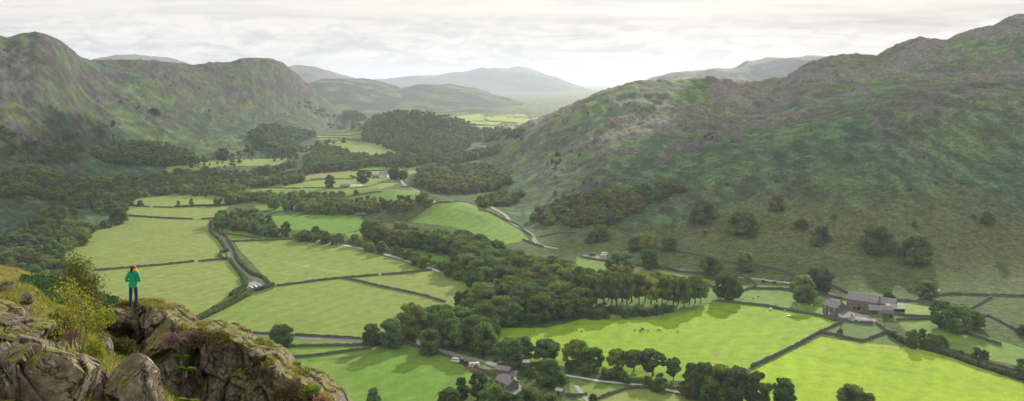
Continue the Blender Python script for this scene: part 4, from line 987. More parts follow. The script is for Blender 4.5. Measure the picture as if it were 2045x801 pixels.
def house(label, corner, ang, L, W, eave, ridge, wallm='rubble', roofm='slate', wins=(), doors=(), chim=(), name='stone_house', cat='house', lean=None, over=.25, open_front=False):
    """corner: world xy; +x along length L (front face at y=0), +y depth W"""
    zb = min(ground_z(corner[0]+a*math.cos(ang)-b_*math.sin(ang), corner[1]+a*math.sin(ang)+b_*math.cos(ang)) for a in (0, L) for b_ in (0, W))
    root = empty(name, (corner[0], corner[1], zb), ang, label, cat)
    w = MB(); z0 = -1.
    if not open_front:
        w.add([(0,0,z0),(L,0,z0),(L,W,z0),(0,W,z0),(0,0,eave),(L,0,eave),(L,W,eave),(0,W,eave),(0,W/2,ridge),(L,W/2,ridge)],
          [(0,1,5,4),(1,2,6,9,5),(2,3,7,6),(3,0,4,8,7),(3,2,1,0)])
    else:
        w.box((L/2, W-.15, (eave+z0)/2), (L, .3, eave-z0)); w.box((.15, W/2, (eave+z0)/2), (.3, W-.62, eave-z0)); w.box((L-.15, W/2, (eave+z0)/2), (.3, W-.62, eave-z0))
        for x in np.linspace(.3, L-.3, 4)[1:-1]: w.box((x, .2, (eave+z0)/2), (.22, .22, eave-z0))
    w.build('wall', M[wallm], root)
    r = MB(); t = .16; o = over; dz = (ridge-eave)/(W/2)*o
    for sgn in (0, 1):
        y0, y1 = (-o, W/2) if sgn == 0 else (W+o, W/2)
        a = [(-o, y0, eave-dz+.02), (L+o, y0, eave-dz+.02), (L+o, y1, ridge+.02), (-o, y1, ridge+.02)]
        if sgn: a = [a[1], a[0], a[3], a[2]]
        r.add(a+[(x, y, z+t) for x, y, z in a], [(3,2,1,0),(4,5,6,7),(0,1,5,4),(1,2,6,5),(2,3,7,6),(3,0,4,7)])
    r.box((L/2, W/2, ridge+.22), (L+2*o, .32, .12))
    ro = r.build('roof', M[roofm], root)
    for (x, y) in chim:
        c = MB(); zt = ridge+1.1; c.box((x, y, (zt+ridge-.6)/2), (.75, .9, zt-ridge+.6)); c.box((x, y, zt+.06), (.9, 1.05, .12)); c.box((x, y-.2, zt+.3), (.24, .24, .36), taper=.8); c.box((x, y+.2, zt+.3), (.24, .24, .36), taper=.8)
        c.build('chimney', M['rubble_dark'], ro)
    for (face, u, z, ww, hh, fm) in wins:
        f = MB(); g = MB(); tt = .1
        def P_(a, b_, d):     # a along face, b_ height, d outward
            return dict(f=(a, -d, b_), r=(L+d, a, b_), l=(-d, a, b_), b=(a, W+d, b_))[face]
        def slab(mb, a0, a1, b0, b1, d0, d1):
            vs = [P_(a0,b0,d0),P_(a1,b0,d0),P_(a1,b0,d1),P_(a0,b0,d1),P_(a0,b1,d0),P_(a1,b1,d0),P_(a1,b1,d1),P_(a0,b1,d1)]
            mb.add(vs, [(0,3,2,1),(4,5,6,7),(0,1,5,4),(1,2,6,5),(2,3,7,6),(3,0,4,7)])
        slab(f, u-ww/2, u-ww/2+tt, z, z+hh, -.1, .06); slab(f, u+ww/2-tt, u+ww/2, z, z+hh, -.1, .06); slab(f, u-ww/2, u+ww/2, z+hh, z+hh+tt, -.1, .07); slab(f, u-ww/2-.1, u+ww/2+.1, z-tt, z, -.1, .12); slab(f, u-ww/2+tt, u+ww/2-tt, z+hh*.5-.04, z+hh*.5+.04, -.05, .05)
        fo = f.build('window', M[fm], root); slab(g, u-ww/2+tt, u+ww/2-tt, z, z+hh, -.08, .02); g.build('pane', M['glass_dark'], fo)
    for (face, u, ww, hh, dm) in doors:
        f = MB(); P_ = lambda a, b_, d: dict(f=(a, -d, b_), r=(L+d, a, b_), l=(-d, a, b_), b=(a, W+d, b_))[face]
        vs = [P_(u-ww/2,0,-.1),P_(u+ww/2,0,-.1),P_(u+ww/2,0,.04),P_(u-ww/2,0,.04),P_(u-ww/2,hh,-.1),P_(u+ww/2,hh,-.1),P_(u+ww/2,hh,.04),P_(u-ww/2,hh,.04)]
        f.add(vs, [(0,3,2,1),(4,5,6,7),(0,1,5,4),(1,2,6,5),(2,3,7,6),(3,0,4,7)]); f.build('door', M[dm], root)
    return root
# main farm. the front walls look down the valley side toward the viewer's left
A1 = math.atan2(-.92, .39)      # direction of the farmhouse front, left to right
house('dark stone farmhouse with white-framed windows at the left of the farmyard', (180.2, 493.8), A1, 10.6, 8.6, 5.2, 8.2, 'rubble_dark', 'slate',
      wins=[('f', 1.8, 3.5, 1., 1.25, 'white_paint'), ('f', 5.3, 3.5, 1., 1.25, 'white_paint'), ('f', 8.8, 3.5, 1., 1.25, 'white_paint'), ('f', 1.8, .8, 1.1, 1.3, 'white_paint'), ('f', 8.6, .8, 1.1, 1.3, 'white_paint'), ('f', 6.6, .8, .8, 1.2, 'white_paint')],
      doors=[('f', 5.1, 1., 2.1, 'white_paint')], chim=[(.5, 4.3), (10.1, 4.3)])
c, s = math.cos(A1), math.sin(A1)
house('low white-walled outhouse joined to the farmhouse end', (180.2+c*10.65-s*1.2, 493.8+s*10.65+c*1.2), A1, 4.2, 8.4, 2.2, 3.6, 'whitewash', 'slate_brown', doors=[('r', 6.2, 1., 1.9, 'door_wood')], name='outhouse', cat='outhouse')
A2 = math.atan2(-.60, .80)
house('great long stone barn with slate roof, the biggest farm building', (197.5, 502.5), A2, 17., 9.5, 6.2, 9.4, 'rubble', 'slate',
      wins=[('f', 7.2, 2.9, .7, 1.1, 'rubble_dark'), ('f', 12., 3.2, .7, .9, 'rubble_dark'), ('f', 11.2, .9, .8, 1.2, 'white_paint')], doors=[('f', 6.9, 2., 2.3, 'hole_dark'), ('f', 4.4, 1., 1.9, 'hole_dark'), ('f', 10, 1., 2., 'door_wood')], name='barn', cat='barn')
c, s = math.cos(A2), math.sin(A2)
house('second stone barn with roof lights, behind the great barn', (197.5+c*17.2-s*4.5, 502.5+s*17.2+c*4.5), A2+.06, 8.5, 8., 4.3, 6.8, 'rubble', 'slate', wins=[('f', 4.2, 1.6, .8, 1., 'rubble_dark')], doors=[('f', 6.4, 1.8, 2.2, 'hole_dark')], name='barn', cat='barn')
house('long low slate-roofed shed in the middle of the farmyard', (204.2, 486.6), math.atan2(-.22, .97), 12.6, 5.2, 2.5, 4.5, 'rubble_dark', 'slate', doors=[('f', 2.6, 2.6, 2., 'door_wood'), ('f', 6.2, 2.2, 2.1, 'door_blue')], name='shed', cat='shed')
house('small square shed with a brownish roof at the yard corner', (207.6, 476.4), math.atan2(-.3, .95), 5.6, 4.4, 2.6, 3.9, 'rubble_dark', 'slate_brown', doors=[('f', 3.9, 1.1, 1.9, 'hole_dark')], name='shed', cat='shed')
ts = house('open-fronted tin shed with rust-patched pale roof', (216., 487.), math.atan2(.0, 1.), 9., 8.4, 2.9, 4.2, 'rubble_dark', 'tin', open_front=True, name='open_shed', cat='shed', over=.5)
rp = MB()
for x, y, w_, d_ in ((2.2, 6.2, 1.6, 2.2), (6., 6.6, 1.4, 1.4), (3.9, 5.4, .9, 1.1)):
    z1 = 4.2+.2-(y-4.2)*1.3/4.2; 
    rp.add([(x-w_/2, y-d_/2, 4.42-(y-d_/2-4.2)*.3095), (x+w_/2, y-d_/2, 4.42-(y-d_/2-4.2)*.3095), (x+w_/2, y+d_/2, 4.42-(y+d_/2-4.2)*.3095), (x-w_/2, y+d_/2, 4.42-(y+d_/2-4.2)*.3095)], [(0, 1, 2, 3)])
rp.build('rusty_sheet', M['tin_rust'], ts)
gs = MB(); gs.add([(-.5, -.55, 2.78+.2), (9.5, -.55, 2.98), (9.5, 4., 4.38), (-.5, 4., 4.38)], [(0, 1, 2, 3)]); gs.build('green_sheet', M['tin_green'], ts)
# far white farmhouse, field barn, far farm, slate cottages by the junction
def at_px(px, py): q = at(px, py); return (q.x, q.y)
house('distant whitewashed farmhouse among the mid valley trees', at_px(757, 355), -.12, 12, 8, 4.6, 7.4, 'whitewash', 'slate', wins=[('f', 2.5, 3, .9, 1., 'rubble_dark'), ('f', 7, 3, .9, 1., 'rubble_dark'), ('f', 9.5, 1, .9, 1., 'rubble_dark')], chim=[(.5, 4), (11.4, 4)], name='farmhouse', cat='house')
house('small grey annexe at the left of the distant whitewashed farmhouse', at_px(744, 355), 0, 8, 6, 2.6, 4.2, 'rubble', 'slate', name='outhouse', cat='outhouse')
house('small grey stone field barn in the pale far field', at_px(679, 376), 0, 12, 6, 3.2, 4.8, 'rubble', 'slate', doors=[('f', 6, 1.6, 2., 'hole_dark')], name='field_barn', cat='barn')
b = MB(); b.box((0, 0, .5), (22, 7, 1.), 0, taper=.9); q = at(706, 371); o = b.build('covered_heap', M['whitewash'], loc=q[:]); tag(o, 'long white plastic-covered heap behind the small grey field barn', 'silage heap')
for (px, py, L, W, e, r_, rm, lab) in [(946, 302, 16, 12, 5, 8, 'slate_brown', 'large dark-roofed barn of the far farm'), (957, 298, 14, 9, 4, 6.5, 'tin', 'pale-roofed long shed of the far farm'), (950, 306, 9, 6, 3, 4.5, 'tin', 'white-roofed shed in front of the far farm'), (966, 301, 12, 8, 3.5, 5.5, 'whitewash', 'white house of the far farm')]:
    house(lab, at_px(px, py), -.2, L, W, e, r_, 'whitewash', rm, name='farm_building', cat='barn')
house('slate-roofed cottage beside the road junction, nearest the road', at_px(990, 770), math.atan2(-.8, .6), 9.5, 5.5, 2.8, 4.9, 'rubble_dark', 'slate', chim=[(.6, 2.7), (8.8, 2.7)], wins=[('f', 3, 1, .9, 1., 'white_paint'), ('f', 7, 1, .9, 1., 'white_paint')], name='cottage', cat='house')
house('low slate-roofed outbuilding across the road from the cottage', at_px(990, 745), math.atan2(-.35, .94), 6.5, 3.8, 1.9, 3.1, 'rubble', 'slate', name='outhouse', cat='outhouse')
house('small grey shed with a pale roof near the bottom edge', at_px(1109, 789), math.atan2(-.6, .8), 3.2, 2.4, 2.2, 2.8, 'rubble', 'tin', doors=[('f', 1.6, .8, 1.7, 'hole_dark')], name='shed', cat='shed')
house('small hut with a white roof under the grey-green tree', at_px(1042, 733), .05, 3.6, 2.6, 2.2, 2.9, 'rubble', 'whitewash', doors=[('f', 1., .8, 1.7, 'hole_dark')], name='hut', cat='hut')
# little bridge near the strip of trees
b = MB(); n = 9
for k in range(n):
    a = math.pi*k/(n-1); 
    if k < n-1:
        a2 = math.pi*(k+1)/(n-1)
        x0, x1, z0, z1 = -2.2*math.cos(a), -2.2*math.cos(a2), 1.6*math.sin(a), 1.6*math.sin(a2)
        for y in (-1.5, 1.5): b.add([(x0, y, z0), (x1, y, z1), (x1*1.8, y, 2.6-abs(x1)*.25), (x0*1.8, y, 2.6-abs(x0)*.25)], [(0, 1, 2, 3)])
        b.add([(x0, -1.5, z0), (x1, -1.5, z1), (x1, 1.5, z1), (x0, 1.5, z0)], [(0, 1, 2, 3)]); b.add([(x0*1.8, -1.5, 2.6-abs(x0)*.25), (x1*1.8, -1.5, 2.6-abs(x1)*.25), (x1*1.8, 1.5, 2.6-abs(x1)*.25), (x0*1.8, 1.5, 2.6-abs(x0)*.25)], [(0, 1, 2, 3)])
q = at(721, 431); o = b.build('bridge', M['rubble'], loc=(q.x, q.y, q.z-.2)); o.scale = (1.5, 1.2, 1.3); tag(o, 'small pale humped stone bridge beside the strip of trees', 'bridge')

# ---------------------------------------------------------------- vehicles and yard things
def paint(name, c):
    m, nt, p, out = newmat(name); p.inputs['Base Color'].default_value = (*c, 1); p.inputs['Roughness'].default_value = .35; p.inputs['Coat Weight'].default_value = .5; return m
paint('paint_white', (.8, .8, .8)); paint('paint_silver', (.5, .52, .55)); paint('paint_blue', (.16, .22, .30)); paint('paint_red', (.35, .03, .04)); paint('paint_black', (.03, .03, .035)); paint('paint_yellow', (.5, .25, .05)); paint('paint_orange', (.5, .12, .05))
simple('rubber', (.02, .02, .02), .9, .1, 4.)
paint('car_glass', (.03, .04, .05))
def car(mat, label, P, rz, van=False, name='parked_car', cat='car', group=None, L=4.3, W=1.75):
    root = empty(name, P[:], rz, label, cat, group); k = L/4.3
    if van: prof = [(-2.1,.35),(-2.15,1.0),(-2.1,1.95),(-1.9,2.1),(.9,2.1),(1.25,1.95),(1.65,1.25),(2.1,1.1),(2.15,.6),(2.1,.35)]; cab = (( .95, 1.95), (1.5, 1.25), .6, 1.2)
    else: prof = [(-2.1,.38),(-2.15,.75),(-2.05,.95),(-1.75,1.0),(1.0,.95),(1.95,.82),(2.12,.6),(2.1,.35)]
    b = MB(); n = len(prof)
    b.add([(x*k, -W/2*(.94 if z > .85 else 1), z) for x, z in prof]+[(x*k, W/2*(.94 if z > .85 else 1), z) for x, z in prof], [tuple(range(n)), tuple(reversed(range(n, 2*n)))]+[(i, i+n, (i+1) % n+n, (i+1) % n) for i in range(n)])
    body = b.build('body', M[mat], root, bevel=.06)
    if not van:
        g = MB(); cp = [(-1.85, .97), (-1.35, 1.42), (.1, 1.45), (.95, .95)]; m_ = len(cp)
        g.add([(x*k, -W/2*(.9 if z < 1.1 else .74), z) for x, z in cp]+[(x*k, W/2*(.9 if z < 1.1 else .74), z) for x, z in cp], [tuple(range(m_)), tuple(reversed(range(m_, 2*m_)))]+[(i, i+m_, (i+1) % m_+m_, (i+1) % m_) for i in range(m_)])
        g.build('windows', M['car_glass'], root)
        r = MB(); r.box((-.62*k, 0, 1.465), (1.45*k, W*.72, .05)); 
        for sx_ in (-1, 1): r.box((-.35*k, sx_*W*.405, 1.2), (.08, .05, .5))
        r.build('roof', M[mat], root)
    else:
        g = MB(); g.add([(1.27*k, -.75, 1.92), (1.27*k, .75, 1.92), (1.66*k, .75, 1.3), (1.66*k, -.75, 1.3)], [(0, 1, 2, 3)])
        for sx_ in (-1, 1): g.box((.5*k, sx_*W*.475, 1.55), (1.1, .04, .5)); g.box((-1.*k, sx_*W*.475, 1.55), (1.2, .04, .5))
        g.build('windows', M['car_glass'], root)
    for x in (-1.3, 1.3):
        for y in (-1, 1):
            w_ = MB(); w_.tube([(x*k, y*(W/2-.2), .32), (x*k, y*(W/2+.02), .32)], .32, 14); wo = w_.build('wheel', M['rubber'], root)
            w2 = MB(); w2.tube([(x*k, y*(W/2+.0), .32), (x*k, y*(W/2+.03), .32)], .18, 10); w2.build('rim', M['paint_silver'], wo)
    for y in (-1, 1):
        h_ = MB(); h_.box((2.1*k, y*W*.36, .68), (.1, .3, .14)); h_.build('headlight', M['white_paint'], root)
        h_ = MB(); h_.box((-2.12*k, y*W*.38, .78), (.08, .22, .16)); h_.build('tail_light', M['paint_red'], root)
    return root
car('paint_silver', 'silver car in the lane layby, leftmost of three', at(499, 577), 2.9, group='cars parked in the lane layby')
car('paint_blue', 'blue-grey car in the lane layby, between silver and white cars', at(507, 575), 2.95, group='cars parked in the lane layby')
car('paint_white', 'white car in the lane layby, furthest up of the three', at(514, 571.5), 3.3, group='cars parked in the lane layby')
car('paint_red', 'dark red car parked against the great barn', Vector((202.4, 489.5, ground_z(202.4, 489.5)+.05)), A2, group=None)
car('paint_black', 'black van on the grass by the slope, left of the white caravan', at(1183, 511), .0, True, 'van', 'van', L=5.4, W=1.9)
def caravan(mat, label, P, rz, L=4.6, name='caravan', cat='caravan'):
    root = empty(name, P[:], rz, label, cat); b = MB(); pr = [(-L/2,.5),(-L/2-.1,1.2),(-L/2+.2,2.4),(L/2-.4,2.45),(L/2,1.7),(L/2,.6),(L/2-.2,.45)]; n = len(pr)
    b.add([(x, -1., z) for x, z in pr]+[(x, 1., z) for x, z in pr], [tuple(range(n)), tuple(reversed(range(n, 2*n)))]+[(i, i+n, (i+1) % n+n, (i+1) % n) for i in range(n)]); b.build('body', M[mat], root, bevel=.08)
    g = MB()
    for sy in (-1, 1): g.box((-L*.2, sy*1.01, 1.55), (L*.25, .04, .5)); g.box((L*.22, sy*1.01, 1.55), (L*.22, .04, .5))
    g.box((-L/2-.02, 0, 1.8), (.06, 1.3, .5)); g.build('windows', M['car_glass'], root)
    d_ = MB(); d_.tube([(L/2, 0, .5), (L/2+1., 0, .45)], .05, 6); d_.build('drawbar', M['rubber'], root)
    for y in (-1, 1): w_ = MB(); w_.tube([(0, y*.8, .32), (0, y*1.02, .32)], .32, 12); w_.build('wheel', M['rubber'], root)
    return root
caravan('paint_white', 'white touring caravan by the slope, behind the flat grey trailer', at(1207, 510), .1)
caravan('paint_silver', 'grey low caravan parked in front of the white touring caravan', at(1204, 515), -.1, 4.9)
caravan('paint_white', 'long white livestock trailer by the roadside wall', at(947, 734), .12, 5.2, 'trailer', 'trailer')
car('paint_white', 'white van half hidden behind the roadside wall', at(911, 723.5), -.5, True, 'van', 'van', L=4.4)
def tractor(mat, label, P, rz, s=1.):
    root = empty('tractor', P[:], rz, label, 'tractor'); root.scale = (s, s, s)
    b = MB(); b.box((.9, 0, 1.1), (1.8, .8, .7), taper=.85); b.box((-.3, 0, .85), (1.6, .7, .5)); b.build('body', M[mat], root, bevel=.05)
    c_ = MB(); c_.box((-.55, 0, 1.9), (1.2, 1.2, 1.2), taper=.85); cb_ = c_.build('cab', M['car_glass'], root); r = MB(); r.box((-.55, 0, 2.55), (1.25, 1.25, .12)); r.build('roof', M[mat], cb_)
    for x, rd in ((-.8, .75), (1.4, .5)):
        for y in (-1, 1): w_ = MB(); w_.tube([(x, y*.55, rd), (x, y*.9, rd)], rd, 16); wo = w_.build('wheel', M['rubber'], root); h = MB(); h.tube([(x, y*.6, rd), (x, y*.93, rd)], rd*.45, 10); h.build('rim', M['paint_yellow'], wo)
    e = MB(); e.tube([(1.2, .2, 1.4), (1.2, .2, 2.3)], .05, 6); e.build('exhaust', M['rubber'], root)
    return root
tractor('paint_yellow', 'yellow tractor among the machinery by the roadside wall', at(924, 726), .6); tractor('paint_orange', 'orange-red tractor next to the white livestock trailer', at(934, 731), -.4, 1.05)
tractor('paint_red', 'bright red tractor on the grass by the farm track', at(1526, 564), .3, .9)
tractor('paint_red', 'dull red tractor right of the bright red one by the farm track', at(1546, 566), 2.2, .8)
lg = random.Random(4)
for i, (px, py, lab) in enumerate([(936, 737, 'stack of reddish sawn logs nearest the white livestock trailer'), (946, 741, 'stack of sawn logs at the near end of the roadside wall')]):
    q = at(px, py); root = empty('log_stack', q[:], .2, lab, 'log stack')
    for r_ in range(3):
        for k in range(5-r_):
            b = MB(); b.tube([(-1.6+lg.uniform(-.2, .2), (k-(5-r_)/2)*.42, .2+r_*.36), (1.6+lg.uniform(-.2, .2), (k-(5-r_)/2)*.42, .2+r_*.36)], .2, 8); b.build('log', M['log_wood'] if 'log_wood' in M else simple('log_wood', (.32, .17, .10), .9, .3, 3.), root)
for (px, py, lab) in [(1567, 566, 'white wrapped bale by the farm track, left one'), (1573, 567, 'white wrapped bale by the farm track, middle one'), (1586, 567, 'white wrapped bale by the farm track beside the pale tree')]:
    q = at(px, py); b = MB(); b.tube([(-.65, 0, .6), (-.6, 0, .6), (.6, 0, .6), (.65, 0, .6)], [.45, .62, .62, .45], 14); o = b.build('bale', M['whitewash'], loc=q[:], smooth=False); o.rotation_euler.z = px; tag(o, lab, 'bale', 'white wrapped bales by the farm track')
q = at(1539, 619); b = MB(); b.tube([(-.8, 0, .6), (-.72, 0, .62), (.72, 0, .62), (.8, 0, .6)], [.5, .66, .66, .5], 14); tag(b.build('bale', M['whitewash'], loc=q[:]), 'single white bale lying in the bright field', 'bale')
q = at(1577, 632); b = MB(); b.box((0, 0, .3), (2.4, .8, .5), taper=1.12); b.box((0, 0, .56), (2.5, .08, .05)); tag(b.build('trough', M['tin'], loc=q[:]), 'pale water trough in the bright field below the grassy wall', 'trough')
q = at(1873, 582); b = MB(); b.box((0, 0, .7), (2.2, 1.4, 1.4), .3); b.box((0, 0, 1.5), (2.5, 1.7, .15), .3, taper=.8); tag(b.build('feeder', M['white_paint'], loc=q[:]), 'white feed bin at the long wall under the slope', 'feed bin')

# ---------------------------------------------------------------- livestock: one skinned body each
simple('wool_white', (.72, .70, .65), .95, .15, 5.); simple('hide_black', (.018, .017, .016), .8, .2, 5.); simple('sheep_face', (.05, .045, .04), .8, .2, 5.)
def quadruped(nm, mat, s, head_down=True, wool=False):
    V = [(0, 0, .82), (.35, 0, .85), (-.4, 0, .84), (.62, 0, .78 if head_down else 1.0), (.86, 0, .42 if head_down else 1.22), (1.02, 0, .22 if head_down else 1.18), (-.62, 0, .8), (-.7, 0, .5)]
    R = [.30, .27, .28, .17, .12, .07, .07, .03]; E = [(0, 1), (0, 2), (1, 3), (3, 4), (4, 5), (2, 6), (6, 7)]
    if wool: R = [.36, .32, .33, .16, .11, .07, .07, .05]
    for x, sgn, base in ((.38, 1, 1), (.38, -1, 1), (-.42, 1, 2), (-.42, -1, 2)):
        i = len(V); back = base == 2
        V += [(x, sgn*.17, .6), (x+(.06 if back else .02), sgn*.17, .42), (x-(.06 if back else 0), sgn*.17, .25), (x, sgn*.17, .02)]; R += [.13, .075, .05, .045]; E += [(base, i), (i, i+1), (i+1, i+2), (i+2, i+3)]
    me = bpy.data.meshes.new(nm); me.from_pydata([Vector(v_)*s for v_ in V], E, []); me.materials.append(M[mat])
    o = link(nm, me); sk = o.modifiers.new('skin', 'SKIN')
    for i, v_ in enumerate(me.skin_vertices[0].data): v_.radius = (R[i]*s, R[i]*s*1.05); v_.use_root = (i == 0)
    sb = o.modifiers.new('sub', 'SUBSURF'); sb.levels = 1; sb.render_levels = 1
    dg = bpy.context.evaluated_depsgraph_get(); ev = o.evaluated_get(dg); m2 = bpy.data.meshes.new_from_object(ev); bpy.data.objects.remove(o)
    if not m2.materials: m2.materials.append(M[mat])
    return m2
cowm = quadruped('cow', 'hide_black', 1.35); cow2 = quadruped('cow', 'hide_black', 1.35, False); lambm = quadruped('sheep', 'hide_black', .75)
shm = quadruped('sheep', 'wool_white', .8, True, True)
def animal(nm, me, px, py, lab, grp, cat, s=1.):
    q = at(px, py); o = link(nm, me, loc=(q.x, q.y, q.z)); o.rotation_euler.z = rng.random()*6.28; o.scale = (s,)*3; tag(o, lab, cat, grp)
animal('cow', cow2, 1284, 661, 'large black cow standing in the tree shade of the bright field', 'black animals grazing in the bright field', 'cow')
for px, py in [(1268,661),(1277.5,661.5),(1280.5,661.5),(1294,662),(1313,661.5),(1316,660.5),(1320,661.5),(1353,665),(1152,661),(1161.5,664),(1067,662)]:
    animal('sheep', lambm, px, py, 'small black sheep grazing in the bright field', 'small black sheep grazing in the bright field', 'sheep')
animal('cow', cowm, 1515, 594, 'black calf in the rough green strip above the bright field', None, 'calf', .6); animal('cow', cow2, 1504, 598, 'second black calf left of the other in the rough green strip', None, 'calf', .6)
for i in range(26):
    px, py = [(rng.uniform(1520, 1640), rng.uniform(610, 622)), (rng.uniform(600, 700), rng.uniform(364, 370)), (rng.uniform(700, 790), rng.uniform(366, 372)), (rng.uniform(850, 960), rng.uniform(410, 430))][i % 4]
    animal('sheep', shm, px, py, ['white sheep in the strip above the bright field', 'white sheep in the pale far field', 'white sheep below the distant whitewashed farmhouse', 'white sheep on the sloping green field'][i % 4], ['sheep above the bright field', 'sheep in the pale far field', 'sheep below the farmhouse', 'sheep on the sloping green field'][i % 4], 'sheep')
# ---------------------------------------------------------------- foreground crag, banks, plants
def WP(px, py, D): return Vector(((px-CX)/F*D, D, z_of(py, D)))
def rockmat(name, moss=.55, tone=1., warm=0.):
    m, nt, p, out = newmat(name); v = coords(nt, 'World'); vs = coords(nt, 'World', (1, 1, .35), (.2, .35, .1))
    n1 = noise(nt, v, 1.1, 8, .62); n2 = noise(nt, v, 7., 6, .7); n3 = noise(nt, vs, 2.2, 6, .65); n4 = noise(nt, v, 22., 4, .7)
    t = tone
    base = ramp(nt, n1, [(.3, (.075*t, .066*t, .058*t)), (.5, (.165*t, .138*t, .108*t)), (.68, (.28*t, .245*t, .195*t))])
    base = mix(nt, ramp(nt, n3, [(.50, 0.), (.68, .75)]), base, (.12, .085+.01*warm, .05))
    base = mix(nt, ramp(nt, n3, [(.28, .6), (.42, 0.)]), base, (.06, .055, .048))
    base = mix(nt, 1., base, ramp(nt, n2, [(.35, .55), (.5, 1.), (.66, 1.5)]), 'MULTIPLY')
    vo = nt.nodes.new('ShaderNodeTexVoronoi'); vo.inputs['Scale'].default_value = 5.5; vo.inputs['Randomness'].default_value = 1
    wv = nt.nodes.new('ShaderNodeVectorMath'); wv.operation = 'ADD'; nt.links.new(v, wv.inputs[0])
    nn = nt.nodes.new('ShaderNodeTexNoise'); nn.inputs['Scale'].default_value = 9; nt.links.new(v, nn.inputs['Vector'])
    sc = nt.nodes.new('ShaderNodeVectorMath'); sc.operation = 'SCALE'; sc.inputs['Scale'].default_value = .3; nt.links.new(nn.outputs['Color'], sc.inputs[0]); nt.links.new(sc.outputs[0], wv.inputs[1])
    nt.links.new(wv.outputs[0], vo.inputs['Vector'])
    lich = mth(nt, 'MULTIPLY', ramp(nt, vo.outputs['Distance'], [(.16, 1.), (.24, 0.)]), ramp(nt, noise(nt, v, 2.3, 4), [(.47, 0.), (.56, 1.)]))
    base = mix(nt, mth(nt, 'MULTIPLY', lich, .75), base, (.48, .47, .42))
    # cracks
    v2 = nt.nodes.new('ShaderNodeTexVoronoi'); v2.feature = 'DISTANCE_TO_EDGE'; v2.inputs['Scale'].default_value = 1.6; mpv = coords(nt, 'World', (1, 1, .5), (.1, .5, .2))
    w2 = nt.nodes.new('ShaderNodeVectorMath'); w2.operation = 'ADD'; nt.links.new(mpv, w2.inputs[0]); nt.links.new(sc.outputs[0], w2.inputs[1]); nt.links.new(w2.outputs[0], v2.inputs['Vector'])
    crk = ramp(nt, v2.outputs['Distance'], [(0., 0.), (.02, .35), (.05, 1.)])
    base = mix(nt, 1., base, ramp(nt, v2.outputs['Distance'], [(0., .3), (.03, 1.)]), 'MULTIPLY')
    # moss and turf on upward faces
    g = nt.nodes.new('ShaderNodeNewGeometry'); sz = nt.nodes.new('ShaderNodeSeparateXYZ'); nt.links.new(g.outputs['Normal'], sz.inputs[0])
    mo = mth(nt, 'ADD', sz.outputs[2], mth(nt, 'MULTIPLY', mth(nt, 'SUBTRACT', noise(nt, v, 1.7, 6, .65), .5), 2.2))
    mk = ramp(nt, mo, [(1-moss, 0.), (1-moss+.16, 1.)])
    mc = ramp(nt, n2, [(.35, (.07, .075, .018)), (.5, (.15, .15, .03)), (.65, (.27, .25, .06))])
    base = mix(nt, mk, base, mc)
    nt.links.new(base, p.inputs['Base Color']); p.inputs['Roughness'].default_value = .88; p.inputs['Specular IOR Level'].default_value = .25
    h = mth(nt, 'ADD', mth(nt, 'MULTIPLY', n2, .5), mth(nt, 'ADD', mth(nt, 'MULTIPLY', n4, .18), mth(nt, 'MULTIPLY', crk, .5)))
    bump(nt, p, h, .9, .09)
    return m
rockmat('crag_rock', .34, 1.3, 1); rockmat('boulder_rock', .20, 1.2); rockmat('turf_rock', 1.15, .8)

def rockdisp(x, y, z, amp=1., sc=1., seed=3):
    a = .35; xr = x*math.cos(a)+z*math.sin(a)*.6; zr = -x*math.sin(a)*.5+z
    wx = (fbm3(x*.8, y*.8, z*.8, 3, 5)-.5)*1.1
    f1, f2, cr, tl = voro3(xr/(1.15*sc)+wx, y/(1.3*sc), zr/(2.1*sc)+wx*.5, seed)
    d = (cr-.5)*1.0+tl*1.1-.32*np.exp(-(f2-f1)/.07)
    g1, g2, c2, t2 = voro3(xr/(.42*sc)+wx, y/(.45*sc), zr/(.75*sc), seed+50)
    d = d+(c2-.5)*.26+t2*.3-.10*np.exp(-(g2-g1)/.08)
    h1, h2, c3, t3 = voro3(x/(.16*sc), y/(.16*sc), z/(.24*sc), seed+90)
    d = d+(c3-.5)*.07+(fbm3(x*3, y*3, z*3, 4, 9)-.5)*.22
    return d*amp

CREST = [(-60,640,31),(100,640,31),(170,640,31.5),(205,622,32),(215,617,32.5),(235,610,32.8),(255,606,33),(275,606,33),(290,611,32.6),(305,616,32),(325,622,31.5),(335,634,31),(345,646,30.6),(365,653,30.3),(395,656,30),(415,661,29.8),(440,666,29.6),(460,678,29.4),(480,690,29.2),(500,698,29),(515,705,28.8),(530,709,28.6),(548,722,28.4),(560,742,28.2),(580,756,28),(600,764,27.9),(622,772,27.8),(638,784,27.7),(650,794,27.6),(662,808,27.5),(690,850,27.3),(760,940,27)]
cpx = np.arange(120, 745, 1.25); cy_ = np.interp(cpx, [c[0] for c in CREST], [c[1] for c in CREST]); cD = np.interp(cpx, [c[0] for c in CREST], [c[2] for c in CREST])
cy_ = cy_+(fbm2(cpx/16, cpx*0, 3, 404)-.5)*9*(np.abs(cpx-268) > 22)
Xc = (cpx-CX)/F*cD; Zc = z_of(cy_, cD)
sF = np.concatenate([np.linspace(-9, -2.4, 10), np.linspace(-2.2, 0, 34), np.linspace(.025, 6.2, 200)])
SS, XX = np.meshgrid(sF, Xc, indexing='ij'); ZZc = np.broadcast_to(Zc, SS.shape); YYc = np.broadcast_to(cD, SS.shape)
back = np.clip(-SS, 0, 9); frt = np.clip(SS, 0, 9)
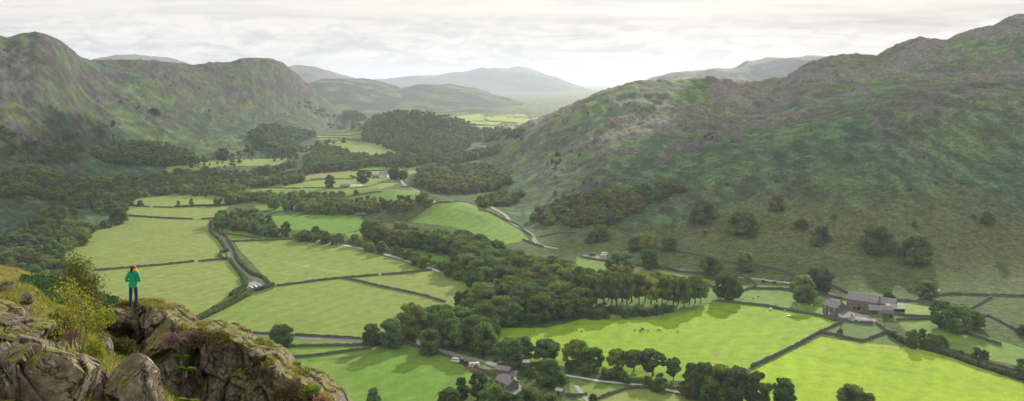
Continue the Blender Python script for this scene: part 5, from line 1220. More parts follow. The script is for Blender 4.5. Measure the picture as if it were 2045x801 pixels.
# large buttresses and a mossy hollow under the woman
PXC = np.broadcast_to(cpx, SS.shape)
hollow = np.exp(-((PXC-235)/48)**2)*sstep(.5, 1.6, frt)*1.6
rib = np.exp(-((PXC-325-frt*8)/26)**2)*1.1*sstep(.1, 1.5, frt)
gul = np.exp(-((PXC-385-frt*6)/18)**2)*.9*sstep(.1, 1.2, frt)+np.exp(-((PXC-545-frt*9)/20)**2)*.6*sstep(.1, 1, frt)
Yf = YYc-.42*frt+hollow-rib+gul+back*.93
Zf = ZZc-frt*.93-np.clip(back-2.4, 0, 9)*1.6-.16*np.clip(back, 0, 2.4)
dd = rockdisp(XX, Yf, Zf, .62)
edge = np.clip(.25+frt/.5, 0, 1)*np.where(back > 0, 0, 1)
topn = (fbm3(XX*1.4, Yf*1.4, Zf*0, 4, 15)-.5)*.22*(np.hypot((XX+14.6)/.7, 0) > 1)
Yf2 = Yf-dd*edge*.95; Zf2 = Zf+dd*edge*.22+topn*(1-edge)+np.where(back > 0, (voro3(XX/.5, Yf/.5, Zf*0, 8)[2]-.5)*.12, 0)
nr, nc_ = SS.shape; id_ = np.arange(nr*nc_).reshape(nr, nc_); q = np.stack([id_[:-1, :-1], id_[1:, :-1], id_[1:, 1:], id_[:-1, 1:]], -1).reshape(-1, 4)
XX2 = XX+(fbm3(XX*1.5, Yf*1.5, Zf*1.5, 3, 33)-.5)*.35*edge
me = mesh_np('crag', np.stack([XX2, Yf2, Zf2], -1).reshape(-1, 3), q, [M['crag_rock']], smooth=False)
tag(link('crag', me), 'broken rocky crag with mossy top falling away to the right under the woman', 'crag')
CR = (XX2, Yf2, Zf2)

def boulder(label, px, py, D, size, seed, rot=0., mat='boulder_rock', sub=6, amp=.16, name='boulder', flat=None):
    """centre by survey bearing, size in metres (x, y, z half extents)"""
    v, f = ico(sub); r = np.random.default_rng(seed)
    v = v*1.15
    for k in range(16):
        n = r.normal(size=3); n[2] *= .8; n /= np.linalg.norm(n); d0 = r.uniform(.55, .84)
        e = np.maximum(0, v@n-d0); v = v-e[:, None]*n
    if flat is not None:
        n = arr(flat); n /= np.linalg.norm(n); e = np.maximum(0, v@n-.55); v = v-e[:, None]*n
    v = v*arr(size); c, s = math.cos(rot), math.sin(rot)
    v = np.stack([v[:, 0]*c-v[:, 2]*s, v[:, 1], v[:, 0]*s+v[:, 2]*c], 1)
    P = WP(px, py, D); w_ = v+arr(P[:])
    nrm = v/np.linalg.norm(v, axis=1)[:, None]
    v = v+nrm*(rockdisp(w_[:, 0]*1.6+seed, w_[:, 1]*1.6, w_[:, 2]*1.6, amp, .8, seed))[:, None]
    me = mesh_np(name, v, f, [M[mat]], smooth=False)
    o = link(name, me, loc=P[:]); return tag(o, label, 'rock')
boulder('large grey boulder filling the bottom left corner, with a pale flat top', 90, 782, 12., (.92, .9, 1.08), 5, -.10, sub=7, amp=.085, flat=(.15, .30, .95))
boulder('rounded grey boulder right of the large corner boulder', 258, 818, 12.6, (.39, .6, .66), 9, .05, sub=7, amp=.075)
boulder('dark cracked boulder wedged between the two bottom boulders', 208, 800, 12.9, (.22, .5, .62), 11, .1, sub=6, amp=.1)
boulder('layered slab at the left edge above the large corner boulder', 30, 660, 16., (.82, .8, .30), 14, -.16, sub=6, amp=.13, flat=(0, .2, 1))
boulder('upper slab at the left edge, below the grass', 5, 622, 18., (.75, .8, .30), 15, -.2, sub=6, amp=.13, flat=(0, .2, 1))
boulder('small pale rock half sunk in the grass at the left edge', 6, 574, 27., (.36, .4, .16), 21, 0, sub=5, amp=.06)
boulder('small brown rock in the grass bank', 52, 598, 25., (.25, .3, .18), 22, 0, sub=5, amp=.06)
boulder('dark rock left of the woman on the crag top', 228, 634, 31.2, (.55, .5, .36), 31, .3, 'crag_rock', sub=6, amp=.14)
boulder('grey block on the crag edge right of the woman', 318, 634, 31., (.30, .3, .24), 33, -.2, 'crag_rock', sub=6, amp=.1)
boulder('grey standing stone behind the heather, left of the mossy hollow', 206, 720, 24., (.30, .4, .72), 34, .15, 'boulder_rock', sub=6, amp=.12)
boulder('squarish lichened rock on the crag edge halfway down', 512, 706, 28.4, (.26, .3, .2), 35, -.1, 'crag_rock', sub=5, amp=.08)
boulder('pale rock knob on the crag edge', 590, 772, 27.4, (.30, .3, .27), 36, -.1, 'crag_rock', sub=5, amp=.1)
boulder('mossy rock knob near the low end of the crag', 622, 786, 27.2, (.32, .3, .26), 37, .1, 'crag_rock', sub=5, amp=.1)
boulder('small pointed rock on the crag edge', 548, 740, 27.8, (.26, .3, .26), 38, .2, 'crag_rock', sub=5, amp=.1)

# banks: turf between the boulders and the crag, and the farther bracken bank
simple('turf', (.20, .21, .055), .95, .45, 2.5, bstr=.9, bdist=.06, kind='World')
def bank(name, pxs, Ds, tab, drop, label, namp=.25, turfcol=None):
    cx = np.arange(pxs[0], pxs[-1]+1, 2.5); cd = np.concatenate([np.linspace(Ds[0], Ds[-1], 130), Ds[-1]+np.linspace(.4, drop[0], 26)])
    tab = arr(tab); rows = []
    for d in cd:
        dd_ = min(d, Ds[-1]); col_ = np.array([np.interp(dd_, Ds, tab[i]) for i in range(len(pxs))]); y_ = gsm(np.interp(cx, pxs, col_), 5)
        z_ = z_of(y_, dd_)
        if d > Ds[-1]: z_ = z_-(d-Ds[-1])**1.25*drop[1]
        rows.append(z_)
    Zb = arr(rows); Yb = np.broadcast_to(cd[:, None], Zb.shape); Xb = (np.broadcast_to(cx, Zb.shape)-CX)/F*Yb
    Zb = Zb+(fbm2(Xb/.9, Yb/1.4, 5, 61)-.5)*namp*2*np.where(Yb < Ds[-1]-1, 1, .5)
    id_ = np.arange(Zb.size).reshape(Zb.shape); q = np.stack([id_[:-1, :-1], id_[:-1, 1:], id_[1:, 1:], id_[1:, :-1]], -1).reshape(-1, 4)
    me = mesh_np(name, np.stack([Xb, Yb, Zb], -1).reshape(-1, 3), q, [M['turf_rock']], smooth=True)
    return tag(link(name, me), label, kind='structure'), Xb, Yb, Zb
B1 = bank('ground', [-300, 0, 60, 110, 200, 330, 460], [7, 13, 20, 28, 36], [(1000,720,625,575,545),(1000,735,640,592,561),(1000,745,655,602,568),(1000,755,680,645,612),(1000,790,720,680,648),(1100,900,850,780,740),(1200,1000,950,900,860)], (9, 1.0), 'grassy bank behind the near boulders')
B2 = bank('ground', [-300, 0, 30, 60, 110, 150, 200, 250, 300, 350, 420, 520], [42, 55, 70], [(600,560,500),(610,575,528),(612,582,535),(615,592,547),(618,600,553),(624,606,565),(640,618,588),(655,630,604),(700,668,640),(760,720,685),(860,800,760),(1000,950,880)], (22, .8), 'farther grassy bank with bracken on its right shoulder', .35)

# ---- blades of grass on banks and crag top
def leafquads(c, q, r, up=0., asp=.5, nrm=None):
    n = len(c); u = r.normal(size=(n, 3)); 
    u[:, 2] += up
    u /= np.linalg.norm(u, axis=1)[:, None]; v_ = np.cross(u, r.normal(size=(n, 3))); v_ /= np.linalg.norm(v_, axis=1)[:, None]
    q = (q*(.6+.8*r.random(n)))[:, None]
    return np.stack([c-u*q, c-v_*q*asp, c+u*q, c+v_*q*asp], 1).reshape(-1, 3)
leafmat('grass_green', (.19, .23, .045), .4, .3, .9, (.11, .14, .03)); leafmat('grass_straw', (.36, .32, .12), .4, .3, .9, (.25, .24, .08))
def blades(pts, hgt, r, wdt=.012):
    n = len(pts); lean = r.normal(size=(n, 3))*.35; lean[:, 2] = 1; lean /= np.linalg.norm(lean, axis=1)[:, None]
    s = r.normal(size=(n, 3)); s[:, 2] = 0; s /= np.linalg.norm(s, axis=1)[:, None]
    h = (hgt*(.5+r.random(n)))[:, None]; b0 = pts-s*wdt; b1 = pts+s*wdt; mid = pts+lean*h*.6; bend = r.normal(size=(n, 3))*.15; bend[:, 2] = 0
    tip = pts+lean*h+bend*h
    V = np.stack([b0, b1, mid+s*wdt*.7, tip, mid-s*wdt*.7], 1).reshape(-1, 3)
    return V, np.arange(n*5).reshape(-1, 5)
r = np.random.default_rng(99)
def surf_pts(Xb, Yb, Zb, n, w=None):
    i = r.integers(0, Xb.shape[0]-1, n); j = r.integers(0, Xb.shape[1]-1, n); a, b_ = r.random(n), r.random(n)
    f = lambda G: G[i, j]*(1-a)*(1-b_)+G[i+1, j]*a*(1-b_)+G[i, j+1]*(1-a)*b_+G[i+1, j+1]*a*b_
    return np.stack([f(Xb), f(Yb), f(Zb)], -1)
def proj(P): return CX+F*P[:, 0]/P[:, 1], HY+(CZ-P[:, 2])*F/P[:, 1]
P1 = surf_pts(B1[1][20:140], B1[2][20:140], B1[3][20:140], 60000); k = fbm2(P1[:, 0]/.8, P1[:, 1]/1.2, 3, 7) > .42; P1 = P1[k]
P2 = surf_pts(B2[1][60:140], B2[2][60:140], B2[3][60:140], 40000)
PC = surf_pts(CR[0][10:48], CR[1][10:48], CR[2][10:48], 26000); k = fbm2(PC[:, 0]/.6, PC[:, 1]/.6, 3, 17) > .45; PC = PC[k]; kx = proj(PC)[0]; PC = PC[(kx < 330) | (fbm2(PC[:, 0]/.45, PC[:, 1]/.5, 3, 19) > .6)]
PC2 = surf_pts(CR[0][38:60], CR[1][38:60], CR[2][38:60], 9000); k = fbm2(PC2[:, 0]/.5, PC2[:, 2]/.5, 3, 27) > .62; PC2 = PC2[k]
for pts, hh, mn, lab in ((P1[:len(P1)//2], .13, 'grass_green', 'green grass on the bank behind the boulders'), (P1[len(P1)//2:], .16, 'grass_straw', 'bleached grass on the bank behind the boulders'),
                     (P2, .16, 'grass_straw', 'bleached grass on the farther bank'), (PC[::2], .09, 'grass_green', 'green turf on the crag top round the woman'), (np.concatenate([PC[1::2], PC2]), .12, 'grass_straw', 'straw-coloured grass fringing the crag top')):
    V, Fb = blades(pts, hh, r); tag(link('grass', mesh_np('grass', V, Fb, [M[mn]])), lab, kind='stuff')
# bracken on the farther bank
leafmat('bracken', (.075, .14, .055), .35, .5, .7, (.035, .075, .035))
PB = surf_pts(B2[1][30:128], B2[2][30:128], B2[3][30:128], 60000); px_, py_ = proj(PB)
jj = (fbm2(px_/14, py_/14, 3, 71)-.5)*26
kk = (in_poly(px_+jj, py_+jj*.5, [(38,556),(70,556),(105,560),(150,572),(200,594),(250,612),(290,640),(300,700),(60,700),(40,600)]))
PB = PB[kk]; PB[:, 2] += r.random(len(PB))*.45*(.5+fbm2(PB[:, 0]/1.1, PB[:, 1]/1.1, 3, 5))
V = leafquads(PB, .13, r, 0, .4); tag(link('bracken', mesh_np('bracken', V, np.arange(len(V)).reshape(-1, 4), [M['bracken']])), 'dark green bracken covering the shoulder of the farther bank', kind='stuff')

# ---- shrubs
leafmat('leaf_yellow', (.36, .35, .04), .45, .4, 3., (.17, .22, .035)); leafmat('leaf_willow', (.20, .22, .08), .45, .4, 2., (.10, .13, .05)); simple('stem_pale', (.30, .24, .17), .9, .3, 8., kind='World')
def shrub(name, label, base, D, tips, nleaf, q, lmat, stemr=.012, spread=.2, seed=1, low=.35, kinks=.08):
    rr = np.random.default_rng(seed); B = WP(base[0], base[1], D); root = empty(name, B[:], 0, label, 'shrub')
    C_ = []
    for ti, (tx, ty, dD) in enumerate(tips):
        T_ = WP(tx, ty, D+dD)-B; b0 = Vector((rr.uniform(-.12, .12), rr.uniform(-.1, .1), -.25)); K = 9; pts = []
        for k in range(K+1):
            t = k/K; pts.append(b0.lerp(T_, t**.9)+Vector((rr.normal()*kinks*t*(1-t)*2, rr.normal()*kinks*t*(1-t)*2, 0))+Vector((0, 0, .12*math.sin(t*math.pi))))
        m_ = MB(); m_.tube(pts, [stemr*(1.25-t_/K) for t_ in range(K+1)], 6)
        for k in range(4, K, 1):   # side twigs
            for _ in range(2):
                e = pts[k]+Vector((rr.normal()*spread, rr.normal()*spread, abs(rr.normal())*spread*.9)); m_.tube([pts[k], pts[k].lerp(e, .6)+Vector((0, 0, .03)), e], [stemr*.5, stemr*.35, stemr*.15], 4, caps=False)
                C_.append(pts[k].lerp(e, rr.uniform(.5, 1.)))
        C_ += [pts[-1], pts[-2]]*2
        m_.build('stem', M['stem_pale'], root, smooth=True)
    C_ = arr([c[:] for c in C_]); 
    i = rr.integers(0, len(C_), nleaf); P_ = C_[i]+rr.normal(size=(nleaf, 3))*spread*.5
    V = leafquads(P_, q, rr, .2, .5); link('leaves', mesh_np('leaves', V, np.arange(len(V)).reshape(-1, 4), [M[lmat]]), root)
    return root
shrub('shrub', 'bright yellow-leaved sapling with pale bare stems beside the boulders', (160, 716), 18., [(112,600,-.3),(120,575,0),(135,566,.2),(150,572,-.2),(168,580,.2),(185,596,.3),(200,618,.1),(128,618,-.4),(178,612,-.3),(208,640,.2),(150,600,.3),(110,640,.1)], 1900, .026, 'leaf_yellow', .011, .13, 3)
shrub('shrub', 'taller grey-green shrub rising behind the yellow sapling', (182, 640), 26., [(140,520,0),(150,516,.3),(160,528,-.2),(172,540,.2),(183,556,0),(190,575,.2),(165,560,-.3),(178,590,-.2),(150,545,.2)], 2600, .045, 'leaf_willow', .016, .2, 5)
def clump(name, label, px, py, D, size, n, q, mat, seed, cat='shrub', up=.4):
    rr = np.random.default_rng(seed); B = WP(px, py, D); root = empty(name, B[:], 0, label, cat)
    d = rr.normal(size=(n, 3)); d[:, 2] = abs(d[:, 2]); d /= np.linalg.norm(d, axis=1)[:, None]
    P_ = d*arr(size)*(.45+.6*rr.random(n))[:, None]*(.7+.6*vnoise3(d[:, 0]*3+seed, d[:, 1]*3, d[:, 2]*3, 1))[:, None]
    V = leafquads(P_, q, rr, up, .45); link('leaves', mesh_np('leaves', V, np.arange(len(V)).reshape(-1, 4), [M[mat]]), root)
    m_ = MB()
    for k in range(9): e = P_[rr.integers(n)]; m_.tube([(0, 0, -.2), tuple(e*.5+arr([0, 0, .05])), tuple(e)], [.014, .01, .004], 4, caps=False)
    m_.build('stems', M['stem_pale'], root); return root
leafmat('leaf_lime', (.24, .34, .05), .5, .35, 4., (.13, .2, .035)); leafmat('heather_pink', (.34, .17, .24), .3, .4, 5., (.20, .13, .12)); leafmat('leaf_moss', (.10, .12, .025), .3, .5, 3., (.05, .06, .02)); leafmat('heather_brown', (.17, .11, .075), .3, .5, 4., (.10, .075, .04))
clump('shrub', 'bright lime-green bush beside the yellow sapling, under the dark rock', 205, 646, 24., (.36, .3, .36), 900, .045, 'leaf_lime', 1)
clump('shrub', 'yellowish bush low on the right of the yellow sapling', 190, 715, 17.5, (.22, .25, .42), 700, .03, 'leaf_yellow', 2)
clump('shrub', 'mossy green bush in the hollow under the woman', 232, 705, 28., (.7, .4, .45), 1600, .055, 'leaf_moss', 3)
clump('shrub', 'dark green scrub at the foot of the yellow sapling', 118, 668, 20., (.42, .3, .5), 1500, .04, 'leaf_moss', 4)
clump('heather', 'faded purple heather at the foot of the sapling', 142, 676, 17.6, (.22, .2, .18), 800, .016, 'heather_pink', 5, 'heather', 1.)
clump('heather', 'bright pink heather on the crag edge right of the woman', 344, 684, 29.2, (.30, .25, .34), 1300, .025, 'heather_pink', 6, 'heather', 1.)
clump('heather', 'pink heather tuft in the crag face below the grassy edge', 378, 672, 29., (.3, .25, .2), 700, .022, 'heather_pink', 7, 'heather', 1.)
clump('heather', 'brown withered heather hanging in the middle of the crag face', 400, 690, 28.4, (.5, .4, .5), 1700, .04, 'heather_brown', 8, 'heather', .6)
clump('heather', 'brown heather over the lower crag face near its right end', 575, 790, 26.4, (.5, .4, .4), 1500, .04, 'heather_brown', 9, 'heather', .6)
clump('heather', 'pinkish heather tuft at the very low end of the crag', 640, 806, 26., (.3, .3, .25), 700, .03, 'heather_pink', 10, 'heather', .8)
clump('shrub', 'green cushion of moss on the crag edge, middle', 430, 676, 29., (.5, .35, .2), 1400, .03, 'leaf_moss', 11, 'moss')
clump('shrub', 'mossy cushion at the right end of the crag', 620, 782, 27., (.35, .3, .2), 900, .03, 'leaf_lime', 12, 'moss')
def fern(label, px, py, D, L, seed, n=11, M_='leaf_lime'):
    rr = np.random.default_rng(seed); n = n*2; root = empty('fern', WP(px, py, D)[:], 0, label, 'fern'); V = []
    for k in range(n):
        a = rr.uniform(.9, 2.1)*math.pi; l = L*rr.uniform(.5, .8); el = rr.uniform(.35, 1.45)
        for i in range(14):
            t = (i+1)/14; c = arr([math.cos(a)*l*t*math.cos(el*(1-t*.6)), math.sin(a)*l*t*.6, l*(t*math.sin(el)*1.2-.75*t*t)+.02]); tn_ = arr([math.cos(a), math.sin(a), .2]); sd = np.cross(tn_, [0, 0, 1]); sd /= np.linalg.norm(sd)
            w_ = l*.13*math.sin(math.pi*min(1, .15+t*.85))
            for sgn in (-1, 1): V += [c-tn_*l*.03, c+sd*sgn*w_+arr([0, 0, -.02])+tn_*l*.03, c+sd*sgn*w_*.95+tn_*l*.06, c+tn_*l*.03]
    V = arr(V); link('fronds', mesh_np('fronds', V, np.arange(len(V)).reshape(-1, 4), [M['leaf_lime']]), root)
    m_ = MB(); m_.tube([(0, 0, -.15), (0, 0, .03)], [.04, .03], 6); m_.build('root_stock', M['stem_pale'], root)
fern('green fern hanging in the gully of the crag face', 372, 742, 27.2, .5, 1, 13); fern('bright fern at the bottom edge of the crag face', 378, 806, 25.8, .6, 2, 15); fern('smaller fern above the hanging one in the gully', 362, 716, 27.8, .45, 3)
fern('dark fern in the mossy hollow, left', 236, 724, 27.4, .6, 4, 13); fern('fern low in the mossy hollow', 252, 742, 27., .5, 5, 11)

# ---------------------------------------------------------------- the woman
simple('skin', (.55, .34, .25), .6, .05, 6.); simple('hair_dark', (.045, .018, .012), .6, .25, 25.); simple('hair_orange', (.35, .16, .09), .6, .25, 25.)  # crown hair paler and more orange than the ponytail
simple('jacket_green', (.012, .36, .19), .55, .08, 6.); simple('jeans_blue', (.028, .065, .16), .85, .2, 14.); simple('scarf_orange', (.80, .36, .02), .8, .15, 12.); simple('boot_brown', (.05, .035, .025), .7, .1, 6.); simple('hem_white', (.6, .6, .58), .8, .05, 5.)
def skinned(name, V, E, R, mat, parent=None, lv=2, root=0):
    me = bpy.data.meshes.new(name); me.from_pydata([Vector(v) for v in V], E, []); me.materials.append(M[mat])
    o = link(name, me); o.modifiers.new('skin', 'SKIN')
    for i, v_ in enumerate(me.skin_vertices[0].data):
        rr_ = R[i]; v_.radius = rr_ if hasattr(rr_, '__len__') else (rr_, rr_); v_.use_root = (i == root)
    sb = o.modifiers.new('sub', 'SUBSURF'); sb.levels = lv; sb.render_levels = lv
    dg = bpy.context.evaluated_depsgraph_get(); m2 = bpy.data.meshes.new_from_object(o.evaluated_get(dg)); bpy.data.objects.remove(o)
    if not m2.materials: m2.materials.append(M[mat])
    m2.polygons.foreach_set('use_smooth', np.full(len(m2.polygons), True)); return link(name, m2, parent)
FT = WP(266, 614, 32.7)
person = empty('person', FT[:], 0, 'woman in green jacket and blue jeans standing on the crag, looking over the valley', 'person'); person.scale = (1.0, 1.0, 1.0)
# skeleton, facing +Y (away down the valley); x to the right
J = dict(pel=(0, 0, .90), wai=(0, .0, 1.06), che=(0, .01, 1.24), nek=(.0, 0, 1.40), nk2=(.005, .01, 1.455), hd0=(.01, .02, 1.52), hd1=(.012, .02, 1.60),
         hl=(-.085, 0, .86), hr=(.085, 0, .86), kl=(-.10, .01, .47), kr=(.115, .0, .47), al=(-.105, -.02, .08), ar=(.125, -.02, .08), tl=(-.115, .13, .035), tr=(.14, .13, .035),
         sl=(-.155, 0, 1.345), sr=(.155, 0, 1.345), el=(-.262, -.05, 1.055), er=(.262, -.05, 1.055), wl=(-.13, .17, .99), wr=(.14, .17, .99))
names = list(J); ix = {k: i for i, k in enumerate(names)}
V = [J[k] for k in names]; E = [('pel','wai'),('wai','che'),('che','nek'),('nek','nk2'),('nk2','hd0'),('hd0','hd1'),('pel','hl'),('hl','kl'),('kl','al'),('al','tl'),('pel','hr'),('hr','kr'),('kr','ar'),('ar','tr'),('che','sl'),('sl','el'),('el','wl'),('che','sr'),('sr','er'),('er','wr')]
E = [(ix[a], ix[b_]) for a, b_ in E]
Rr = dict(pel=(.13,.10), wai=(.11,.085), che=(.13,.095), nek=(.055,.055), nk2=(.048,.048), hd0=(.075,.088), hd1=(.078,.09), hl=.085, hr=.085, kl=.055, kr=.055, al=.037, ar=.037, tl=.034, tr=.034, sl=.055, sr=.055, el=.04, er=.04, wl=.026, wr=.026)
R = [Rr[k] for k in names]
for sgn, wkey in ((-1, 'wl'), (1, 'wr')):      # hands folded in front: palm and five fingers each
    wx, wy, wz = J[wkey]; pi = len(V); V.append((wx-sgn*.05, wy+.055, wz-.005)); R.append(.026); E.append((ix[wkey], pi))
    for k in range(4):
        b0 = len(V); fz = wz+.022-.017*k; Lf = (.030, .034, .032, .025)[k]
        V += [(wx-sgn*.065, wy+.075, fz), (wx-sgn*(.065+Lf), wy+.078, fz-.004), (wx-sgn*(.065+Lf*1.6), wy+.058, fz-.008)]; R += [.010, .0088, .0075]; E += [(pi, b0), (b0, b0+1), (b0+1, b0+2)]
    b0 = len(V); V += [(wx-sgn*.045, wy+.05, wz+.035), (wx-sgn*.075, wy+.055, wz+.048)]; R += [.011, .009]; E += [(pi, b0), (b0, b0+1)]
body = skinned('body', V, E, R, 'skin', person, 1)
J['hip'] = (0, 0, .80); J['hp2'] = (0, 0, .765)
jv = ['hp2','hip','pel','wai','che','nek','sl','el','wl','sr','er','wr']; ji = {k: i for i, k in enumerate(jv)}
jk = skinned('jacket', [J[k] for k in jv], [(ji[a], ji[b_]) for a, b_ in [('hp2','hip'),('hip','pel'),('pel','wai'),('wai','che'),('che','nek'),('che','sl'),('sl','el'),('el','wl'),('che','sr'),('sr','er'),('er','wr')]],
        [(.20,.17),(.19,.16),(.17,.14),(.145,.12),(.165,.125),(.075,.075),.078,.066,.05,.078,.066,.05], 'jacket_green', person, 3)
# quilting ribs round the jacket
dv = jk.data
for v_ in dv.vertices:
    t = math.cos(v_.co.z*2*math.pi/.062); v_.co += v_.normal*(.006*t)
lv_ = ['pel','hl','kl','al','hr','kr','ar']; li = {k: i for i, k in enumerate(lv_)}
JJ = dict(J); JJ['al'] = (-.105, -.015, .10); JJ['ar'] = (.125, -.015, .10)
skinned('jeans', [(0, 0, .87) if k == 'pel' else JJ[k] for k in lv_], [(li[a], li[b_]) for a, b_ in [('pel','hl'),('hl','kl'),('kl','al'),('pel','hr'),('hr','kr'),('kr','ar')]], [(.10,.09),.08,.070,.055,.08,.070,.055], 'jeans_blue', person, 2)
for k in ('l', 'r'):
    a, t = J['a'+k], J['t'+k]; skinned('boot', [(a[0], a[1]+.0, .17), (a[0], a[1]-.01, .06), ((a[0]+t[0])/2, .06, .045), (t[0], t[1], .04)], [(0, 1), (1, 2), (2, 3)], [.05, .052, .046, .04], 'boot_brown', person, 2)
skinned('hair', [(.01, .0, 1.50), (.012, -.005, 1.58), (.014, .005, 1.63)], [(0, 1), (1, 2)], [(.083,.082), (.094,.10), (.06,.07)], 'hair_orange', person, 2)
hr_ = skinned('ponytail', [(.0, -.085, 1.61), (-.004, -.125, 1.58), (-.012, -.135, 1.50), (-.018, -.14, 1.41), (-.02, -.13, 1.34)], [(0, 1), (1, 2), (2, 3), (3, 4)], [.035, .048, .046, .036, .014], 'hair_dark', person, 2)
hb = skinned('hair_back', [(-.005, -.04, 1.60), (-.008, -.055, 1.53)], [(0, 1)], [(.07,.05), (.062,.045)], 'hair_dark', person, 2)
sc_v = []; nE = []
for k in range(12): a = 2*math.pi*k/12; sc_v.append((math.cos(a)*.088+.012, math.sin(a)*.085+.005, 1.425+.018*math.sin(a*3)+.02*math.cos(a))); nE.append((k, (k+1) % 12))
skinned('scarf', sc_v, nE, [.05]*12, 'scarf_orange', person, 2)
skinned('scarf_fold', [(.075, -.055, 1.44), (.12, -.04, 1.41), (.155, -.015, 1.35)], [(0, 1), (1, 2)], [.045, .052, .04], 'scarf_orange', person, 2)
fc_ = MB(); fc_.box((.012, .118, 1.535), (.022, .03, .04), taper=.5); fc_.build('nose', M['skin'], person)
for sx_ in (-.03, .054):
    e_ = MB(); e_.tube([(sx_, .095, 1.56), (sx_, .108, 1.56)], .011, 8); e_.build('eye', M['hem_white'], person)
e_ = MB(); e_.box((.012, .105, 1.495), (.045, .012, .01)); e_.build('mouth', M['scarf_orange'] if False else M['hair_orange'], person)
for sx_ in (-.075, .098):
    e_ = MB(); e_.box((sx_, .02, 1.545), (.015, .035, .055), taper=.8); e_.build('ear', M['skin'], person)
# ---------------------------------------------------------------- unseen clouds put overhead out of frame, outlined to shade parts of the valley
simple('cloud_white', (.85, .85, .86), 1., .05, .001)
_az, _el = math.radians(22), math.radians(21)
def cloud(outline, zc, label, thick=40, rag=240):
    """outline: ground points shaded by the cloud"""
    P3 = []
    for g in outline:
        k = (zc-g.z)/math.tan(_el)
        P3.append((g.x+k*math.sin(_az), g.y+k*math.cos(_az)))
    P3 = arr(P3); cx, cy_ = P3.mean(0)
    # ragged outline
    pts = []
    n = len(P3)
    for i in range(n):
        a, b_ = P3[i], P3[(i+1) % n]; m = max(2, int(np.linalg.norm(b_-a)/8))
        for t in np.arange(m)/m: pts.append(a+(b_-a)*t)
    pts = arr(pts); dirs = pts-[cx, cy_]; L = np.linalg.norm(dirs, axis=1)[:, None]
    pts = pts+dirs/L*((fbm2(pts[:, 0]/70, pts[:, 1]/70, 5, 66, .65)-.5)*rag)[:, None]
    K = len(pts); rings = []; V = []
    prof = [(.0, 0.), (.55, 0.), (.93, .02), (1., .2), (.97, .45), (.8, .75), (.45, .95), (0., 1.)]
    for s_, h_ in prof:
        q = arr([cx, cy_])+(pts-[cx, cy_])*s_
        z = zc+thick*h_+(fbm2(q[:, 0]/70, q[:, 1]/70, 4, 71)-.5)*14
        V.append(np.column_stack([q, z]))
    V = np.concatenate(V); F_ = []
    for r in range(len(prof)-1):
        for k in range(K): F_.append((r*K+k, r*K+(k+1) % K, (r+1)*K+(k+1) % K, (r+1)*K+k))
    me = mesh_np('cloud', V, arr(F_).astype(int), [M['cloud_white']], smooth=True)
    return tag(link('cloud', me), label, kind='stuff')
g = [at(x, y) for x, y in [(1240,420),(1300,460),(1400,480),(1500,490),(1600,500),(1700,505),(1850,505),(2045,500)]]
g += [Vector((700, 640, 40)), Vector((1300, 1500, 150)), Vector((1100, 1900, 150)), Vector((700, 1900, 120))]
g += [at(x, y) for x, y in [(1500,162),(1440,200),(1400,240),(1340,290),(1290,330),(1250,370)]]
cloud(g, 700., 'unseen cloud placed to shade the lower right fell')
rc = np.random.default_rng(12)
for i in range(16):  # cloudlets added to dapple the shadow edge on the right fell
    px_, py_ = [(1200, 400), (1260, 350), (1320, 300), (1380, 250), (1440, 210), (1230, 440), (1300, 470), (1180, 350)][i % 8]
    c_ = at(px_+rc.uniform(-45, 35), py_+rc.uniform(-20, 20)); R_ = rc.uniform(16, 42)
    cloud([c_+Vector((math.cos(a)*R_*rc.uniform(.7, 1.3), math.sin(a)*R_*1.6*rc.uniform(.7, 1.3), 0)) for a in np.linspace(0, 2*math.pi, 9)[:-1]], 690., 'added scrap of cloud breaking up the shadow edge of the unseen cloud', 20, 26)
g = [at(x, y) for x, y in [(-60,500),(60,470),(120,440),(200,425),(300,380),(440,370),(560,345),(420,340),(300,300),(200,260),(80,250),(-60,260)]]
cloud(g, 760., 'unseen cloud placed to shade the woods on the left')
# ---------------------------------------------------------------- sky, sun, air, camera
SUN_AZ, SUN_EL = math.radians(22), math.radians(21)      # azimuth to the right of straight ahead (+Y)
w = bpy.data.worlds.new('World'); SC.world = w; w.use_nodes = True
nt = w.node_tree; nt.nodes.clear()
out = nt.nodes.new('ShaderNodeOutputWorld'); bg = nt.nodes.new('ShaderNodeBackground'); nt.links.new(bg.outputs[0], out.inputs[0])
sky = nt.nodes.new('ShaderNodeTexSky'); sky.sky_type = 'NISHITA'; sky.sun_disc = False
sky.sun_elevation = SUN_EL; sky.sun_rotation = SUN_AZ; sky.dust_density = 2.; sky.altitude = 100
tc = nt.nodes.new('ShaderNodeTexCoord'); sx = nt.nodes.new('ShaderNodeSeparateXYZ'); nt.links.new(tc.outputs['Generated'], sx.inputs[0])
zc = mth(nt, 'MAXIMUM', sx.outputs[2], 0.0)
den = mth(nt, 'ADD', zc, .045)
cb = nt.nodes.new('ShaderNodeCombineXYZ')
nt.links.new(mth(nt, 'DIVIDE', sx.outputs[0], den), cb.inputs[0]); nt.links.new(mth(nt, 'DIVIDE', sx.outputs[1], den), cb.inputs[1])
mp = nt.nodes.new('ShaderNodeMapping'); mp.inputs['Scale'].default_value = (.42, .62, 1); mp.inputs['Location'].default_value = (3.3, 1.2, 0); nt.links.new(cb.outputs[0], mp.inputs[0])
n1 = noise(nt, mp.outputs[0], .7, 7, .55, .3)
mp2 = nt.nodes.new('ShaderNodeMapping'); mp2.inputs['Scale'].default_value = (.24, .42, 1); mp2.inputs['Location'].default_value = (1.3, 7.2, 0); nt.links.new(cb.outputs[0], mp2.inputs[0])
n2 = noise(nt, mp2.outputs[0], 1.6, 8, .55, .3)
streak = ramp(nt, n2, [(.42, (.93, .89, .83)), (.54, (.88, .845, .79)), (.62, (.77, .745, .73)), (.73, (.56, .55, .565))])
